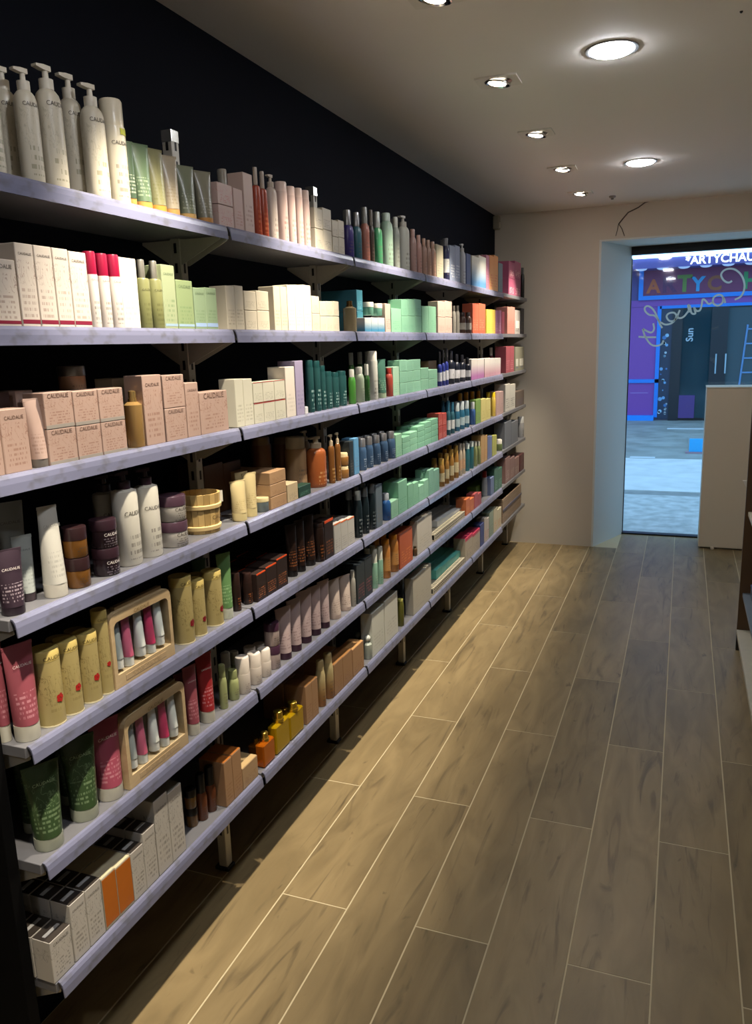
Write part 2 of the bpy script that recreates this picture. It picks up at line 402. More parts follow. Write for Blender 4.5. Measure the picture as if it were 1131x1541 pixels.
struct('pavement_far', slab(-14, 14, 11.0, YF + 0.4, -0.03, 0.0), street_mat('#7e827c', 2.5, '#9ba09c'))
struct('kerb_line', slabs([(-0.62, -0.30, 10.98, 11.10, 0, 0.004), (0.35, 1.4, 10.98, 11.08, 0, 0.004), (-0.22, 0.9, 14.6, 14.75, 0, 0.004)]), mat('#c9ced2', 0.6))
hatch = obj('utility_cover', slab(0.12, 0.42, 11.6, 13.4, 0.0, 0.006), mat('#8d9698', 0.5)); tag(hatch, 'flat grey cover plate set in the far pavement', 'cover plate')
bs = empty('pavement_sign', on_plane(1046, 682, 2, 0)); tag(bs, 'small bright blue sign on the far pavement', 'sign')
obj('panel', slab(-0.085, 0.085, -0.015, 0.015, 0.02, 0.20, 0.004), mat('#2fa8e6', 0.4), bs); obj('base', slab(-0.13, 0.13, -0.06, 0.06, 0, 0.02), mat('#9a7f8c', 0.5), bs)
# opposite shop
VIO = mat('#7a3f98', 0.45); FAS = mat('#6e2850', 0.5); BLU = mat('#1478d8', 0.4); BASEB = mat('#0f86ea', 0.4)
sh = empty('shop_front', (0, YF, 0)); tag(sh, 'purple shop front with blue borders and coloured letters across the street', 'shop front')
def fp(name, x0, x1, z0, z1, m, y=0.0, t=0.06, bev=0.0): return obj(name, slab(x0, x1, -t - y, -y, z0, z1, bev), m, sh)
obj('facade_wall', slab(-12, 12, 0.0, 0.6, 0, 7), mat('#7a7488', 0.8), sh)
fp('side_panel', -3.2, -0.47, 0.06, 2.30, VIO, 0, 0.04)
pf = fp('fascia', -0.86, 6.0, 2.26, 2.80, FAS, 0, 0.10)
fp('fascia_border', -0.86, -0.78, 2.26, 2.80, BLU, 0.10, 0.02); fp('fascia_border', -0.78, 6.0, 2.26, 2.335, BLU, 0.10, 0.02)
fp('lintel', -3.2, 6.0, 2.14, 2.26, VIO, 0, 0.06); fp('lintel_border', -0.47, 6.0, 2.09, 2.145, BLU, 0.04, 0.03)
fp('side_panel', -3.2, -0.86, 2.26, 2.80, mat('#4a3c78', 0.5), 0, 0.06)
fp('panel_border', -0.51, -0.44, 0.06, 2.14, BLU, 0.04, 0.03); fp('panel_rail', -3.2, -0.44, 0.72, 0.79, BLU, 0.04, 0.03); fp('plinth', -3.2, -0.50, 0.0, 0.10, BASEB, 0.0, 0.12)
fp('panel_line', -0.95, -0.62, 0.525, 0.533, mat('#a98fd0', 0.4), 0.04, 0.004)
pil = fp('bubble_pillar', -0.44, -0.24, 0.03, 2.09, mat('#1c2c46', 0.4), 0.0, 0.05)
rb = random.Random(3)
for i in range(26):
    r = rb.uniform(0.012, 0.038); z = 0.12 + 1.5 * rb.random() ** 1.4; x = rb.uniform(-0.41, -0.28)
    o = obj('bubble_decal', lathe([(r, 0), (r, 0.004)], 10), mat(rb.choice(['#6c9cc8', '#8fb4cf', '#3b6ea8', '#a9b8c4']), 0.4), pil, (x, -0.05, z), (math.radians(90), 0, 0))
fp('dark_doorway', -0.24, 6.0, 0.0, 2.09, mat('#0c1418', 0.3), 0.0, 0.02)
fp('door_post', -0.24, -0.06, 0.0, 2.09, mat('#0d1722', 0.35), 0.02, 0.05)
for x0, x1 in ((-0.06, 0.44), (0.72, 1.6), (1.75, 2.6)):
    fp('door_glass', x0, x1, 0.05, 2.06, mat('#123540', 0.08), 0.02, 0.02)
fp('door_post', 0.44, 0.72, 0.0, 2.09, mat('#0d1722', 0.35), 0.02, 0.05)
fp('door_handle', 0.535, 0.56, 0.88, 1.24, mat('#9db4c2', 0.3, 0.8), 0.07, 0.03); fp('door_handle', 0.70, 0.725, 0.88, 1.24, mat('#9db4c2', 0.3, 0.8), 0.07, 0.03)
fp('violet_box', -0.06, 0.22, 0.05, 0.48, mat('#4a2f72', 0.5), 0.04, 0.03)
# reflected lights in the far door glass, put in as blue ladder-shaped bars
for x in (0.95, 1.22): obj('reflection_rail', tube_path([(x, -0.06, 0.4), (x + 0.10, -0.06, 1.75)], 0.018, 6), mat('#5f88b8', 0.4), sh)
for k in range(5): obj('reflection_rung', slab(0.97 + 0.022 * k, 1.24 + 0.022 * k, -0.075, -0.05, 0.62 + 0.26 * k, 0.645 + 0.26 * k), mat('#5f88b8', 0.4), sh)
def facade_text(name, s, x, z, w, h, emit=0.0, y=0.104, parent=sh, rot=False):
    vs_, fs, tw = text_raw(s, 0.02 if len(s) != 1 else 0.035); k = w / tw
    out = [(x + v.x * k, -y, z + v.y * k) for v in vs_] if not rot else [(x - v.y * k, -y, z + v.x * k) for v in vs_]
    me = bpy.data.meshes.new('lettering'); me.from_pydata(out, [], [f[::-1] for f in fs]); me.update()
    return obj(name, me, mat(h, 0.5, emit=emit), parent)
for s, x, h in (('A', -0.60, '#b0532a'), ('R', -0.33, '#55214f'), ('T', -0.06, '#5f7a34'), ('Y', 0.17, '#2f8fc4'), ('C', 0.45, '#8a4a26'), ('H', 1.06, '#2f8a52'), ('A', 1.35, '#b0532a'), ('U', 1.65, '#2f8fc4')):
    facade_text('fascia_letter', s, x, 2.39, 0.26 if s != 'C' else 0.24, h)
facade_text('door_lettering', 'Sun', 0.13, 1.60, 0.24, '#aab8c4', 0, 0.042, rot=True)
aw = empty('lit_sign', (0, YF - 0.5, 0)); tag(aw, 'lit violet sign board with white letters above the opposite shop', 'sign')
obj('board', slab(-3.2, 6, -0.1, 0.38, 2.79, 3.02), mat('#5c5296', 0.5), aw)
obj('light_tube', slab(-3.2, 6, -0.18, -0.10, 2.965, 3.025, 0.008), mat('#a8dcf4', 0.4, emit=1.6), aw)
obj('canopy', slab(-3.2, 6, -0.45, 0.38, 3.03, 3.2), mat('#8fa0b4', 0.5), aw)
facade_text('sign_lettering', '*ARTYCHAUT', 0.56, 2.825, 1.24, '#d8ecff', 1.2, 0.104, aw)
for k in range(9):
    x = -0.8 + k * 0.36
    obj('scallop', prism([(x + 0.10 * math.cos(a), 2.79 - 0.04 * math.sin(a)) for a in [math.pi * q / 8 for q in range(9)]], 'y', -0.11, -0.10), mat('#c9c2d6', 0.6), aw)

# ------------------------------------------------------------------ ceiling lamps
CHROME = mat('#c8c8c8', 0.12, 1.0)
def ring_plate(sx, sy, r, t, seg=24):
    bm = bmesh.new(); I, O, I2, O2 = [], [], [], []
    for i in range(seg):
        a = 2 * math.pi * (i + 0.5) / seg; c, s = math.cos(a), math.sin(a); k = min(sx / 2 / abs(c) if abs(c) > 1e-6 else 9, sy / 2 / abs(s) if abs(s) > 1e-6 else 9)
        for lst, rr, z in ((I, r, 0), (O, k, 0), (I2, r, t), (O2, k, t)): lst.append(bm.verts.new((c * rr, s * rr, z)))
    for i in range(seg):
        j = (i + 1) % seg
        for A, B in ((I, O), (O, O2), (O2, I2), (I2, I)): bm.faces.new((A[i], A[j], B[j], B[i]))
    return finish(bm, 'plate')
plate_me = ring_plate(0.15, 0.125, 0.05, 0.006); bowl_me = lathe([(0.05, 0.0), (0.049, -0.006), (0.038, -0.009), (0.036, -0.002), (0.0, -0.001)], 24)
disp = ['nearest', 'second', 'third', 'fourth', 'fifth', 'sixth', 'seventh', 'farthest']
for i, y in enumerate(SPOT_Y):
    f = empty('ceiling_spotlight', (-0.672, y, ZC)); tag(f, 'square recessed white ceiling spotlight, %s in the row aimed at the shelves' % disp[i], 'ceiling light', 'square spotlights along the shelf wall')
    obj('frame', plate_me, mat('#d8d2c6', 0.4), f, (0, 0, -0.0062))
    tilt = (0, math.radians(9), 0)
    obj('recess', lathe([(0.050, 0.0), (0.050, -0.0012), (0.0, -0.0012)], 24), mat('#4a4640', 0.25, 0.6), f, (0, 0, -0.003))
    obj('gimbal_ring', lathe([(0.046, 0.0), (0.046, -0.004), (0.042, -0.005), (0.036, -0.001), (0.036, 0.0)], 24), CHROME, f, (0, 0, -0.010), tilt)
    obj('bulb', lathe([(0.0, -0.004), (0.026, -0.003), (0.032, 0.0)], 20), mat('#fff1dc', 0.4, emit=14.0), f, (-0.004, 0, -0.011), tilt)
    ld = bpy.data.lights.new('spot_beam', 'SPOT'); ld.energy = SPOT_W; ld.spot_size = math.radians(54); ld.spot_blend = 0.8; ld.shadow_soft_size = 0.022; ld.color = (1.0, 0.88, 0.70)
    lo = bpy.data.objects.new('spot_beam', ld); link(lo, f); lo.location = (-0.008, 0, -0.04)
    lo.rotation_euler = (Vector((-1.13, 0, 1.24)) - Vector((-0.672, 0, ZC))).to_track_quat('-Z', 'Y').to_euler()
for i, y in enumerate(DISC_Y):
    f = empty('ceiling_downlight', (-0.268, y, ZC)); tag(f, 'round white LED ceiling downlight, %s along the aisle' % ['behind the viewer', 'nearest', 'large near', 'small far'][i], 'ceiling light', 'round downlights along the aisle')
    obj('trim_ring', lathe([(0.085, 0.0), (0.084, -0.004), (0.076, -0.005), (0.072, -0.003)], 32), mat('#8d8d8d', 0.3, 0.6), f)
    obj('diffuser', lathe([(0.0, -0.016), (0.045, -0.015), (0.064, -0.010), (0.0725, -0.003)], 32), mat('#f6f8ff', 0.5, emit=DISC_E), f)
dp = on_plane(921, 295, 2, ZC)
d = empty('smoke_detector', dp); tag(d, 'small round grey detector on the ceiling near the door', 'detector')
obj('base', lathe([(0.022, 0.0), (0.022, -0.008), (0.016, -0.012), (0.0, -0.012)], 16), mat('#8d8880', 0.5), d); obj('sensor_head', lathe([(0.010, -0.012), (0.009, -0.022), (0, -0.023)], 12), mat('#6d6860', 0.5), d)
o = obj('ceiling_hook', lathe([(0.005, 0.0), (0.004, -0.003), (0.002, -0.005), (0, -0.005)], 8), mat('#111111', 0.5), None, on_plane(1115, 17, 2, ZC)); tag(o, 'tiny black hook fixed in the ceiling', 'hook')
s = empty('corner_sensor', (XW, YE - 0.07, 2.385)); tag(s, 'beige motion sensor in the corner of the navy wall and ceiling', 'sensor')
obj('housing', slab(0.0, 0.045, 0.0, 0.06, 0.0, 0.095, 0.006), mat('#9a927c', 0.5), s); obj('lens', slab(0.045, 0.05, 0.01, 0.05, 0.01, 0.05, 0.002), mat('#c4bfa8', 0.3), s)
WIRE = mat('#4a4034', 0.6)
w = empty('loose_cable', (-0.45, YE - 0.008, 2.27)); tag(w, 'loose dark cable hanging on the wall above the door', 'cable')
def wpts(px): return [Vector(on_plane(870 + a / 4.28, 280 + b / 4.28, 1, YE - 0.006)) - Vector(w.location) for a, b in px]
obj('cable', tube_path(wpts([(462, 96), (430, 105), (385, 138), (320, 170), (282, 215), (258, 245)]), 0.004, 6), WIRE, w)
obj('cable_end', tube_path(wpts([(258, 245), (250, 285), (240, 322)]), 0.0025, 6), WIRE, w); obj('cable_end', tube_path(wpts([(260, 245), (280, 275), (296, 322)]), 0.0025, 6), WIRE, w)

# ------------------------------------------------------------------ counter by the door and cabinet at right
cn = empty('display_plinth', (0.32, 6.39, 0)); tag(cn, 'cream box plinth standing beside the glass door', 'plinth')
obj('body', slab(-0.155, 0.20, -0.15, 0.13, 0.012, 1.195, 0.003), wall_paint('#dcd2bc', 0.6, 0.02), cn); obj('top_panel', slab(-0.158, 0.203, -0.153, 0.133, 1.195, 1.205, 0.002), wall_paint('#dcd2bc', 0.6, 0.02), cn)
obj('base_clip', slab(-0.07, -0.045, -0.175, -0.15, 0.0, 0.02, 0.004), mat('#cfc8b4', 0.5), cn); obj('foot', slab(-0.14, 0.19, -0.13, 0.11, 0.0, 0.012), mat('#6d6557', 0.6), cn)
cb = empty('wall_cabinet', (0.315, 4.19, 0)); tag(cb, 'brown wood display cabinet with white shelves along the right wall', 'cabinet')
BW = wood('#4a3520', '#5e4429', (3, 60, 3), 0.5); WSH = mat('#cfc9b4', 0.45)
obj('end_panel', slab(0.0, 0.40, -0.022, 0.0, 0.105, 2.1), BW, cb); obj('end_panel', slab(0.0, 0.40, -3.2, -3.178, 0.105, 2.1), BW, cb)
obj('back_panel', slab(0.385, 0.40, -3.178, -0.022, 0.105, 2.1), BW, cb)
obj('bottom_board', slab(-0.002, 0.385, -3.178, -0.024, 0.085, 0.110, 0.002), WSH, cb)
for z in (0.285, 0.70, 1.25, 1.65): obj('shelf', slab(0.014, 0.385, -3.178, -0.022, z, z + 0.02, 0.002), WSH if z > 0.5 else mat('#7d8a94', 0.3), cb)
for yy in (-0.03, -1.6, -3.15): obj('foot', slab(0.0, 0.03, yy, yy + 0.03, 0.0, 0.085), mat('#1c1712', 0.5), cb)
obj('label_holder', prism([(-0.018, 0.87), (0.012, 0.87), (0.012, 0.81)], 'y', 0.002, 0.012), mat('#e6e2d6', 0.5), cb)
for k in range(3):
    pk = empty('product_pack', (0.47, 4.05 - k * 0.17, 0.305)); tag(pk, 'blue grey product pack on the low cabinet shelf, %s from the door' % ['first', 'second', 'third'][k], 'pack', 'blue packs on the cabinet shelf')
    obj('pack_body', slab(-0.11, 0.10, -0.07, 0.07, 0.0, 0.05, 0.004), printed('#6a7fa0', '#2d3850', n=6), pk); obj('pack_lid', slab(-0.112, 0.102, -0.072, 0.072, 0.05, 0.06, 0.003), mat('#55688c', 0.4), pk)

# ------------------------------------------------------------------ the shelving
STEEL = mat('#b4b0a4', 0.38, 0.15); BOARD = mat('#77777c', 0.35, 0.3); BLACK = mat('#0b0b0d', 0.5)
def rail_mat():
    m, nt, b = new_mat('price_rail_plastic'); L = nt.links
    tc = nt.nodes.new('ShaderNodeTexCoord'); mp = nt.nodes.new('ShaderNodeMapping'); mp.inputs['Scale'].default_value = (1, 26, 40); L.new(tc.outputs['Object'], mp.inputs['Vector'])
    n = nt.nodes.new('ShaderNodeTexNoise'); n.inputs['Scale'].default_value = 1; n.inputs['Detail'].default_value = 2; L.new(mp.outputs[0], n.inputs['Vector'])
    cr = nt.nodes.new('ShaderNodeValToRGB'); cr.color_ramp.elements[0].position = 0.30; cr.color_ramp.elements[1].position = 0.48
    cr.color_ramp.elements[0].color = lin('#62636f'); cr.color_ramp.elements[1].color = lin('#70728a')
    L.new(n.outputs['Fac'], cr.inputs[0]); L.new(cr.outputs[0], b.inputs['Base Color']); b.inputs['Roughness'].default_value = 0.22
    return m
RAIL = rail_mat()
SHELF_N = ['top shelf', 'second shelf', 'third shelf', 'fourth shelf', 'fifth shelf', 'sixth shelf', 'bottom shelf']
BAY_N = ['nearest bay', 'second bay', 'third bay', 'fourth bay', 'fifth bay', 'farthest bay']
outer = [(-0.0145, 0.0345), (-0.0085, 0.0335), (-0.004, 0.028), (-0.0015, 0.018), (0.0, 0.0)]
inner = [(-0.0025, 0.0), (-0.004, 0.017), (-0.0065, 0.0255), (-0.0105, 0.0305), (-0.0145, 0.0318)]
rail_me = prism([(x, z) for x, z in outer + inner], 'y', 0.008, BL - 0.008)
board_me = slab(XW + 0.006 - XS, -0.0148, 0.003, BL - 0.003, SHT - 0.022, SHT, 0.001)
board_lip = slab(-0.0148, -0.006, 0.003, BL - 0.003, SHT - 0.022, SHT, 0.001)
PX0, PX1 = -1.2655, -1.2355                     # upright, back and front
brk = [(-0.020, 0.008), (-0.020, 0.001), (PX1 - XS, -0.055), (PX0 - XS, -0.055), (XW + 0.012 - XS, 0.001), (XW + 0.012 - XS, 0.008)]
brk_a = prism(brk, 'y', 0.016, 0.019); brk_b = prism(brk, 'y', BL - 0.019, BL - 0.016)
for r in range(7):
    for b in range(6):
        s = empty('shelf', (XS, Y0 + b * BL, ZR[r])); tag(s, 'grey metal shelf %s, %s of the %s' % ('with lavender price rail' if b < 5 else 'without price rail', SHELF_N[r], BAY_N[b]), 'shelf', 'shelves of the long wall unit')
        obj('board', board_me, BOARD, s)
        if b < 5: obj('price_rail', rail_me, RAIL, s)
        else: obj('board_edge', board_lip, BOARD, s)
        obj('bracket', brk_a, STEEL, s); obj('bracket', brk_b, STEEL, s)
def slots_me():
    return slabs([(PX1, PX1 + 0.0006, -0.004, 0.004, 0.12 + 0.05 * k, 0.145 + 0.05 * k) for k in range(40)] + [(PX0 + 0.011, PX0 + 0.019, -0.0156, -0.015, 0.12 + 0.05 * k, 0.145 + 0.05 * k) for k in range(40)])
post_me, slot_me, foot_me = slab(PX0, PX1, -0.015, 0.015, 0.012, 2.118, 0.002), slots_me(), slab(PX0 - 0.012, PX1 + 0.006, -0.02, 0.02, 0.0, 0.012, 0.002)
cap_me = slab(PX0 - 0.0008, PX1 + 0.0008, -0.0158, 0.0158, 2.09, 2.1195, 0.001)
pn = ['near end of the nearest bay', 'between the nearest and second bays', 'between the second and third bays', 'between the third and fourth bays', 'between the fourth and fifth bays', 'between the fifth and farthest bays', 'at the far end by the door wall']
for k in range(1, 7):
    p = empty('shelf_upright', (0, Y0 + k * BL - 0.006, 0)); tag(p, 'slotted steel upright ' + pn[k], 'upright', 'uprights of the long wall unit')
    obj('post', post_me, STEEL, p); st = obj('slots', slot_me, BLACK, p); st['kind'] = 'stuff'; obj('foot_plate', foot_me, BLACK, p); obj('post_cap', cap_me, mat('#bdbcb6', 0.2, 0.8), p)
ep = empty('end_panel', (0, Y0 - 0.03, 0)); tag(ep, 'tall matt black end panel closing the near end of the shelves', 'panel')
obj('board', slab(XW + 0.002, -1.158, 0, 0.026, 0.02, 2.1, 0.001), wall_paint('#040405', 0.85, 0.1, spec=0.1), ep); obj('foot_strip', slab(XW + 0.002, -1.165, 0.003, 0.023, 0, 0.02), BLACK, ep)

# ================================================================== products
XFRONT = XS - 0.0165
BRAND = 'CAUDALIE'
ORD = ['first', 'second', 'third', 'fourth', 'fifth', 'sixth', 'seventh', 'eighth', 'ninth', 'tenth', 'eleventh', 'twelfth']
used_labels = {}
def pmat(c, **k):
    return c if not isinstance(c, str) else printed(c, **k)
# every builder returns [(part name, mesh, material, location, rotation, [sub-parts])]
def b_carton(w, d, h, o):
    c = o['col']; parts = [('carton_body', box_me(d, w, h, 0.0012), pmat(c, ink=o.get('ink', '#6b6258'), art=o.get('art', 0.0), strength=o.get('st', 0.55), grad=o.get('grad'), rough=o.get('rough', 0.45), n=o.get('n', 13), z1=o.get('z1', 0.5)))]
    if o.get('let'): parts.append(('lettering', text_me(o['let'][0], w * o.get('lw', 0.72), h * o.get('lz', 0.84), ('flat', d / 2 + 0.0005)), mat(o['let'][1], 0.5)))
    if o.get('band'):
        bc, a, b = o['band']; parts.append(('print_band', slab_c(('band', d, w, h, a, b), d / 2 - 0.002, d / 2 + 0.0004, -w / 2 + 0.001, w / 2 - 0.001, h * a, h * b), mat(bc, 0.45)))
    if o.get('lid'): parts.append(('top_flap', slab_c(('lid', d, w, h), -d / 2 + 0.001, d / 2 - 0.001, -w / 2 + 0.001, w / 2 - 0.001, h - 0.0005, h + 0.0008), mat(o['lid'], 0.35)))
    if o.get('stripe'): parts.append(('silver_stripe', slab_c(('str', d, w, h), -d * 0.09, d * 0.09, -w * 0.36, w * 0.36, h + 0.0008, h + 0.0016), mat('#d9d9d9', 0.25, 0.4)))
    if o.get('panel'):
        pc, a, b = o['panel']; parts.append(('label_panel', slab_c(('pan', d, w, h, a, b), d / 2 - 0.002, d / 2 + 0.0004, -w * 0.34, w * 0.34, h * a, h * b), pmat(pc, strength=0.4, n=8, z1=0.9)))
    return parts
def slab_c(key, *a):
    k = ('slabc',) + tuple(round(q, 4) if isinstance(q, float) else q for q in key)
    if k not in MESH: MESH[k] = slab(*a)
    return MESH[k]
def b_pump(w, d, h, o):
    r = w / 2; bh = h * o.get('bf', 0.81); sg = o.get('seg', 22); sq = o.get('sq', 0.85)
    body = [(r * 0.92, 0.0), (r * 0.98, 0.004), (r, bh * 0.10), (r, bh * 0.84), (r * 0.96, bh * 0.90), (r * 0.84, bh * 0.95), (r * 0.64, bh * 0.985), (r * 0.46, bh)]
    if o.get('flat'): body = [(r * 0.94, 0.0), (r, 0.004), (r, bh * 0.93), (r * 0.95, bh * 0.97), (r * 0.6, bh * 0.99), (r * 0.46, bh)]
    P = [('bottle_body', lathe(body, sg, sq), pmat(o['col'], ink=o.get('ink', '#6b6258'), art=o.get('art', 0.0), trans=o.get('trans', 0.0), rough=o.get('rough', 0.35), z1=o.get('z1', 0.4), n=10))]
    ch = h - bh; pc = mat(o.get('cap', '#e4ddcc'), 0.35)
    P.append(('pump_collar', lathe([(r * 0.50, bh - 0.001), (r * 0.50, bh + ch * 0.42), (r * 0.22, bh + ch * 0.46), (r * 0.20, bh + ch * 0.80)], 14), pc))
    n = r * 0.95; zt = bh + ch
    k = ('nozzle', round(r, 4), round(h, 4))
    if k not in MESH:
        MESH[k] = prism([(-r * 0.34, zt - ch * 0.22), (r * 0.34, zt - ch * 0.22), (n, zt - ch * 0.16), (n, zt - ch * 0.06), (r * 0.3, zt), (-r * 0.34, zt)], 'y', -r * 0.24, r * 0.24)
    P.append(('pump_head', MESH[k], pc, (0, 0, 0), (0, 0, o.get('turn', -1.75))))
    if o.get('let'): P.append(('lettering', text_me(o['let'][0], w * o.get('lw', 1.0), bh * o.get('lz', 0.82), ('round', r, sq)), mat(o['let'][1], 0.5)))
    return P
def b_bottle(w, d, h, o):
    r = w / 2; cf = o.get('cf', 0.2); bh = h * (1 - cf); sg = o.get('seg', 18); sq = o.get('sq', 1.0); cr = o.get('cr', 0.68); sh = o.get('sh', 0.12)
    body = [(r * 0.92, 0.0), (r, 0.003), (r, bh * (1 - sh * 1.6)), (r * (0.9 if cr < 0.85 else 0.99), bh * (1 - sh * 0.6)), (r * max(cr * 0.96, 0.2), bh)]
    if cr >= 0.85: body = [(r * 0.95, 0.0), (r, 0.003), (r, bh * 0.985), (r * 0.985, bh)]
    P = [('bottle_body', lathe(body, sg, sq), pmat(o['col'], ink=o.get('ink', '#6b6258'), art=o.get('art', 0.0), trans=o.get('trans', 0.0), rough=o.get('rough', 0.3), z1=o.get('z1', 0.55), n=10, grad=o.get('grad')))]
    cm = mat(o.get('cap', '#e4ddcc'), 0.3, o.get('cmetal', 0.0), trans=o.get('ctrans', 0.0))
    cs = o.get('cs', 1.0)
    P.append(('cap', lathe([(r * cr, bh), (r * cr * cs, h - 0.002 - r * cr * 0.1), (r * cr * cs * 0.9, h), (0, h)], sg, sq if cr > 0.8 else 1.0), cm))
    if o.get('label'): P.append(('label', lathe([(r * 1.01, bh * 0.22), (r * 1.01, bh * 0.62)], sg, sq), pmat(o['label'], strength=0.5, n=6, z1=0.9)))
    if o.get('let'): P.append(('lettering', text_me(o['let'][0], w * o.get('lw', 0.9), h * o.get('lz', 0.6), ('round', r, sq)), mat(o['let'][1], 0.5)))
    if o.get('spot'): P.append(('label_patch', curved_patch(r, sq, h * 0.66, h * 0.72, -0.2, 0.75), mat(o['spot'], 0.5)))
    return P
def curved_patch(r, sq, z0, z1, a0, a1):
    k = ('patch', round(r, 4), sq, round(z0, 4), round(z1, 4), a0, a1)
    if k in MESH: return MESH[k]
    bm = bmesh.new(); prev = None; rr = r + 0.0006
    for i in range(7):
        a = a0 + (a1 - a0) * i / 6; A = bm.verts.new((rr * sq * math.cos(a), rr * math.sin(a), z0)); B = bm.verts.new((rr * sq * math.cos(a), rr * math.sin(a), z1))
        if prev: bm.faces.new((prev[0], A, B, prev[1]))
        prev = (A, B)
    MESH[k] = finish(bm, 'patch'); return MESH[k]
def tube_mesh(r, wt, z0, z1, seg=20, lean=0.0):
    k = ('tube', round(r, 4), round(wt, 4), round(z0, 4), round(z1, 4), seg)
    if k in MESH: return MESH[k]
    bm = bmesh.new(); rings = []
    for t in (0, 0.08, 0.3, 0.55, 0.78, 0.93, 1.0):
        dx = r * (1 - t) ** 0.75 + 0.0012; dy = r + (wt / 2 - r) * t
        rings.append([bm.verts.new((dx * math.cos(2 * math.pi * i / seg), dy * math.sin(2 * math.pi * i / seg), z0 + (z1 - z0) * t)) for i in range(seg)])
    for a, b in zip(rings, rings[1:]):
        for i in range(seg): bm.faces.new((a[i], a[(i + 1) % seg], b[(i + 1) % seg], b[i]))
    bm.faces.new(rings[0]); bm.faces.new(rings[-1])
    MESH[k] = finish(bm, 'tube', True); return MESH[k]
def b_tube(w, d, h, o):
    r = w / 2 * 0.92; cf = o.get('cf', 0.13); ch = h * cf; wt = w * o.get('wt', 1.18)
    P = [('tube_body', tube_mesh(r * 0.98, wt, ch, h), pmat(o['col'], ink=o.get('ink', '#f0e8e0'), art=o.get('art', 0.0), strength=o.get('st', 0.45), rough=o.get('rough', 0.32), trans=o.get('trans', 0.0), n=16, z1=o.get('z1', 0.42))),
         ('cap', lathe([(r * 0.97, 0.0), (r * 1.0, 0.003), (r * 1.0, ch)], 20), mat(o.get('cap', '#dcdccf'), 0.4)),
         ('crimp', box_me(0.0034, wt * 0.99, 0.006), pmat(o['col'], ink=o.get('ink', '#f0e8e0'), strength=0), (0, 0, h - 0.005))]
    if o.get('let'):
        lz = o.get('lz', 0.78); t = (h * lz - ch) / (h - ch); x = r * (1 - t) ** 0.75 + 0.003
        P.append(('lettering', text_me(o['let'][0], w * o.get('lw', 0.72), h * lz, ('flat', x)), mat(o['let'][1], 0.5), (0, 0, 0), (0, 0, 0)))
    return P
def flower_mesh(r, z, rad):
    k = ('flower', round(r, 4), round(z, 4), round(rad, 4))
    if k in MESH: return MESH[k]
    bm = bmesh.new(); rr = r + 0.0007
    for p in range(5):
        a0 = 2 * math.pi * p / 5; vs_ = []
        for q in range(8):
            a = 2 * math.pi * q / 8; ty = rad * 0.55 * math.cos(a0) + rad * 0.45 * math.cos(a); tz = rad * 0.55 * math.sin(a0) + rad * 0.45 * math.sin(a)
            vs_.append(bm.verts.new(((rr + 0.00003 * p) * math.cos(ty / rr), (rr + 0.00003 * p) * math.sin(ty / rr), z + tz)))
        bm.faces.new(vs_)
    MESH[k] = finish(bm, 'flower'); return MESH[k]
def b_canister(w, d, h, o):
    r = w / 2
    P = [('canister_body', lathe([(r * 0.99, 0.0), (r, 0.002), (r, h * 0.86)], 26), printed('#b9a45c', '#5a4a22', 0.5, 11, 0.2, 0.35, 0.5, 0.25)),
         ('lid', lathe([(r * 1.01, h * 0.86), (r * 1.01, h - 0.002), (r * 0.97, h), (r * 0.9, h - 0.0012), (0, h - 0.0012)], 26), mat('#c6b068', 0.45)),
         ('lettering', text_me(BRAND, w * 0.95, h * 0.88, ('round', r * 1.01, 1.0)), mat('#4a3a1c', 0.5)),
         ('flower_print', flower_mesh(r, h * o.get('fz', 0.36), r * 0.36), mat(o.get('fl', '#b01c1c'), 0.5)),
         ('base_rim', lathe([(r * 1.012, 0.0), (r * 1.012, 0.003)], 26), mat('#d8cfae', 0.5))]
    return P
def b_jar(w, d, h, o):
    r = w / 2; lf = o.get('lf', 0.38); bh = h * (1 - lf); sg = 26
    P = [('jar_body', lathe([(r * 0.9, 0.0), (r * 0.97, 0.003), (r * 0.97, bh)], sg), pmat(o['col'], ink=o.get('ink', '#6b6258'), rough=0.2, trans=o.get('trans', 0.0), n=7, z1=0.6)),
         ('lid', lathe([(r, bh + 0.0005), (r, h - 0.002), (r * 0.96, h), (0, h)], sg), mat(o.get('cap', '#33232c'), 0.3, o.get('cmetal', 0.0)))]
    if o.get('let'): P.append(('lettering', text_me(o['let'][0], w * 0.75, bh * 0.7, ('round', r * 0.97, 1.0)), mat(o['let'][1], 0.5)))
    return P
def b_perfume(w, d, h, o):
    cf = o.get('cf', 0.28); bh = h * (1 - cf); dd = d
    P = [('glass_body', box_me(dd, w, bh, 0.004), mat(o['col'], 0.08, trans=o.get('trans', 0.65))),
         ('neck', lathe([(w * 0.2, bh), (w * 0.2, bh + h * cf * 0.3)], 12), mat(o.get('cap', '#c9a23a'), 0.2, 0.9)),
         ('sprayer', lathe([(w * 0.16, bh + h * cf * 0.3), (w * 0.16, h - 0.002), (w * 0.13, h), (0, h)], 12), mat(o.get('cap', '#c9a23a'), 0.2, 0.9))]
    return P
def b_spray(w, d, h, o):      # slim round spray bottle
    r = w / 2; bh = h * 0.80
    return [('glass_body', lathe([(r * 0.95, 0), (r, 0.003), (r, bh * 0.93), (r * 0.6, bh)], 16), mat(o['col'], 0.1, trans=0.5)),
            ('neck', lathe([(r * 0.5, bh), (r * 0.5, bh + h * 0.05)], 12), mat(o.get('cap', '#c9a23a'), 0.25, 0.8)),
            ('sprayer', lathe([(r * 0.42, bh + h * 0.05), (r * 0.42, h - 0.002), (0, h)], 12), mat(o.get('cap', '#c9a23a'), 0.25, 0.8))]
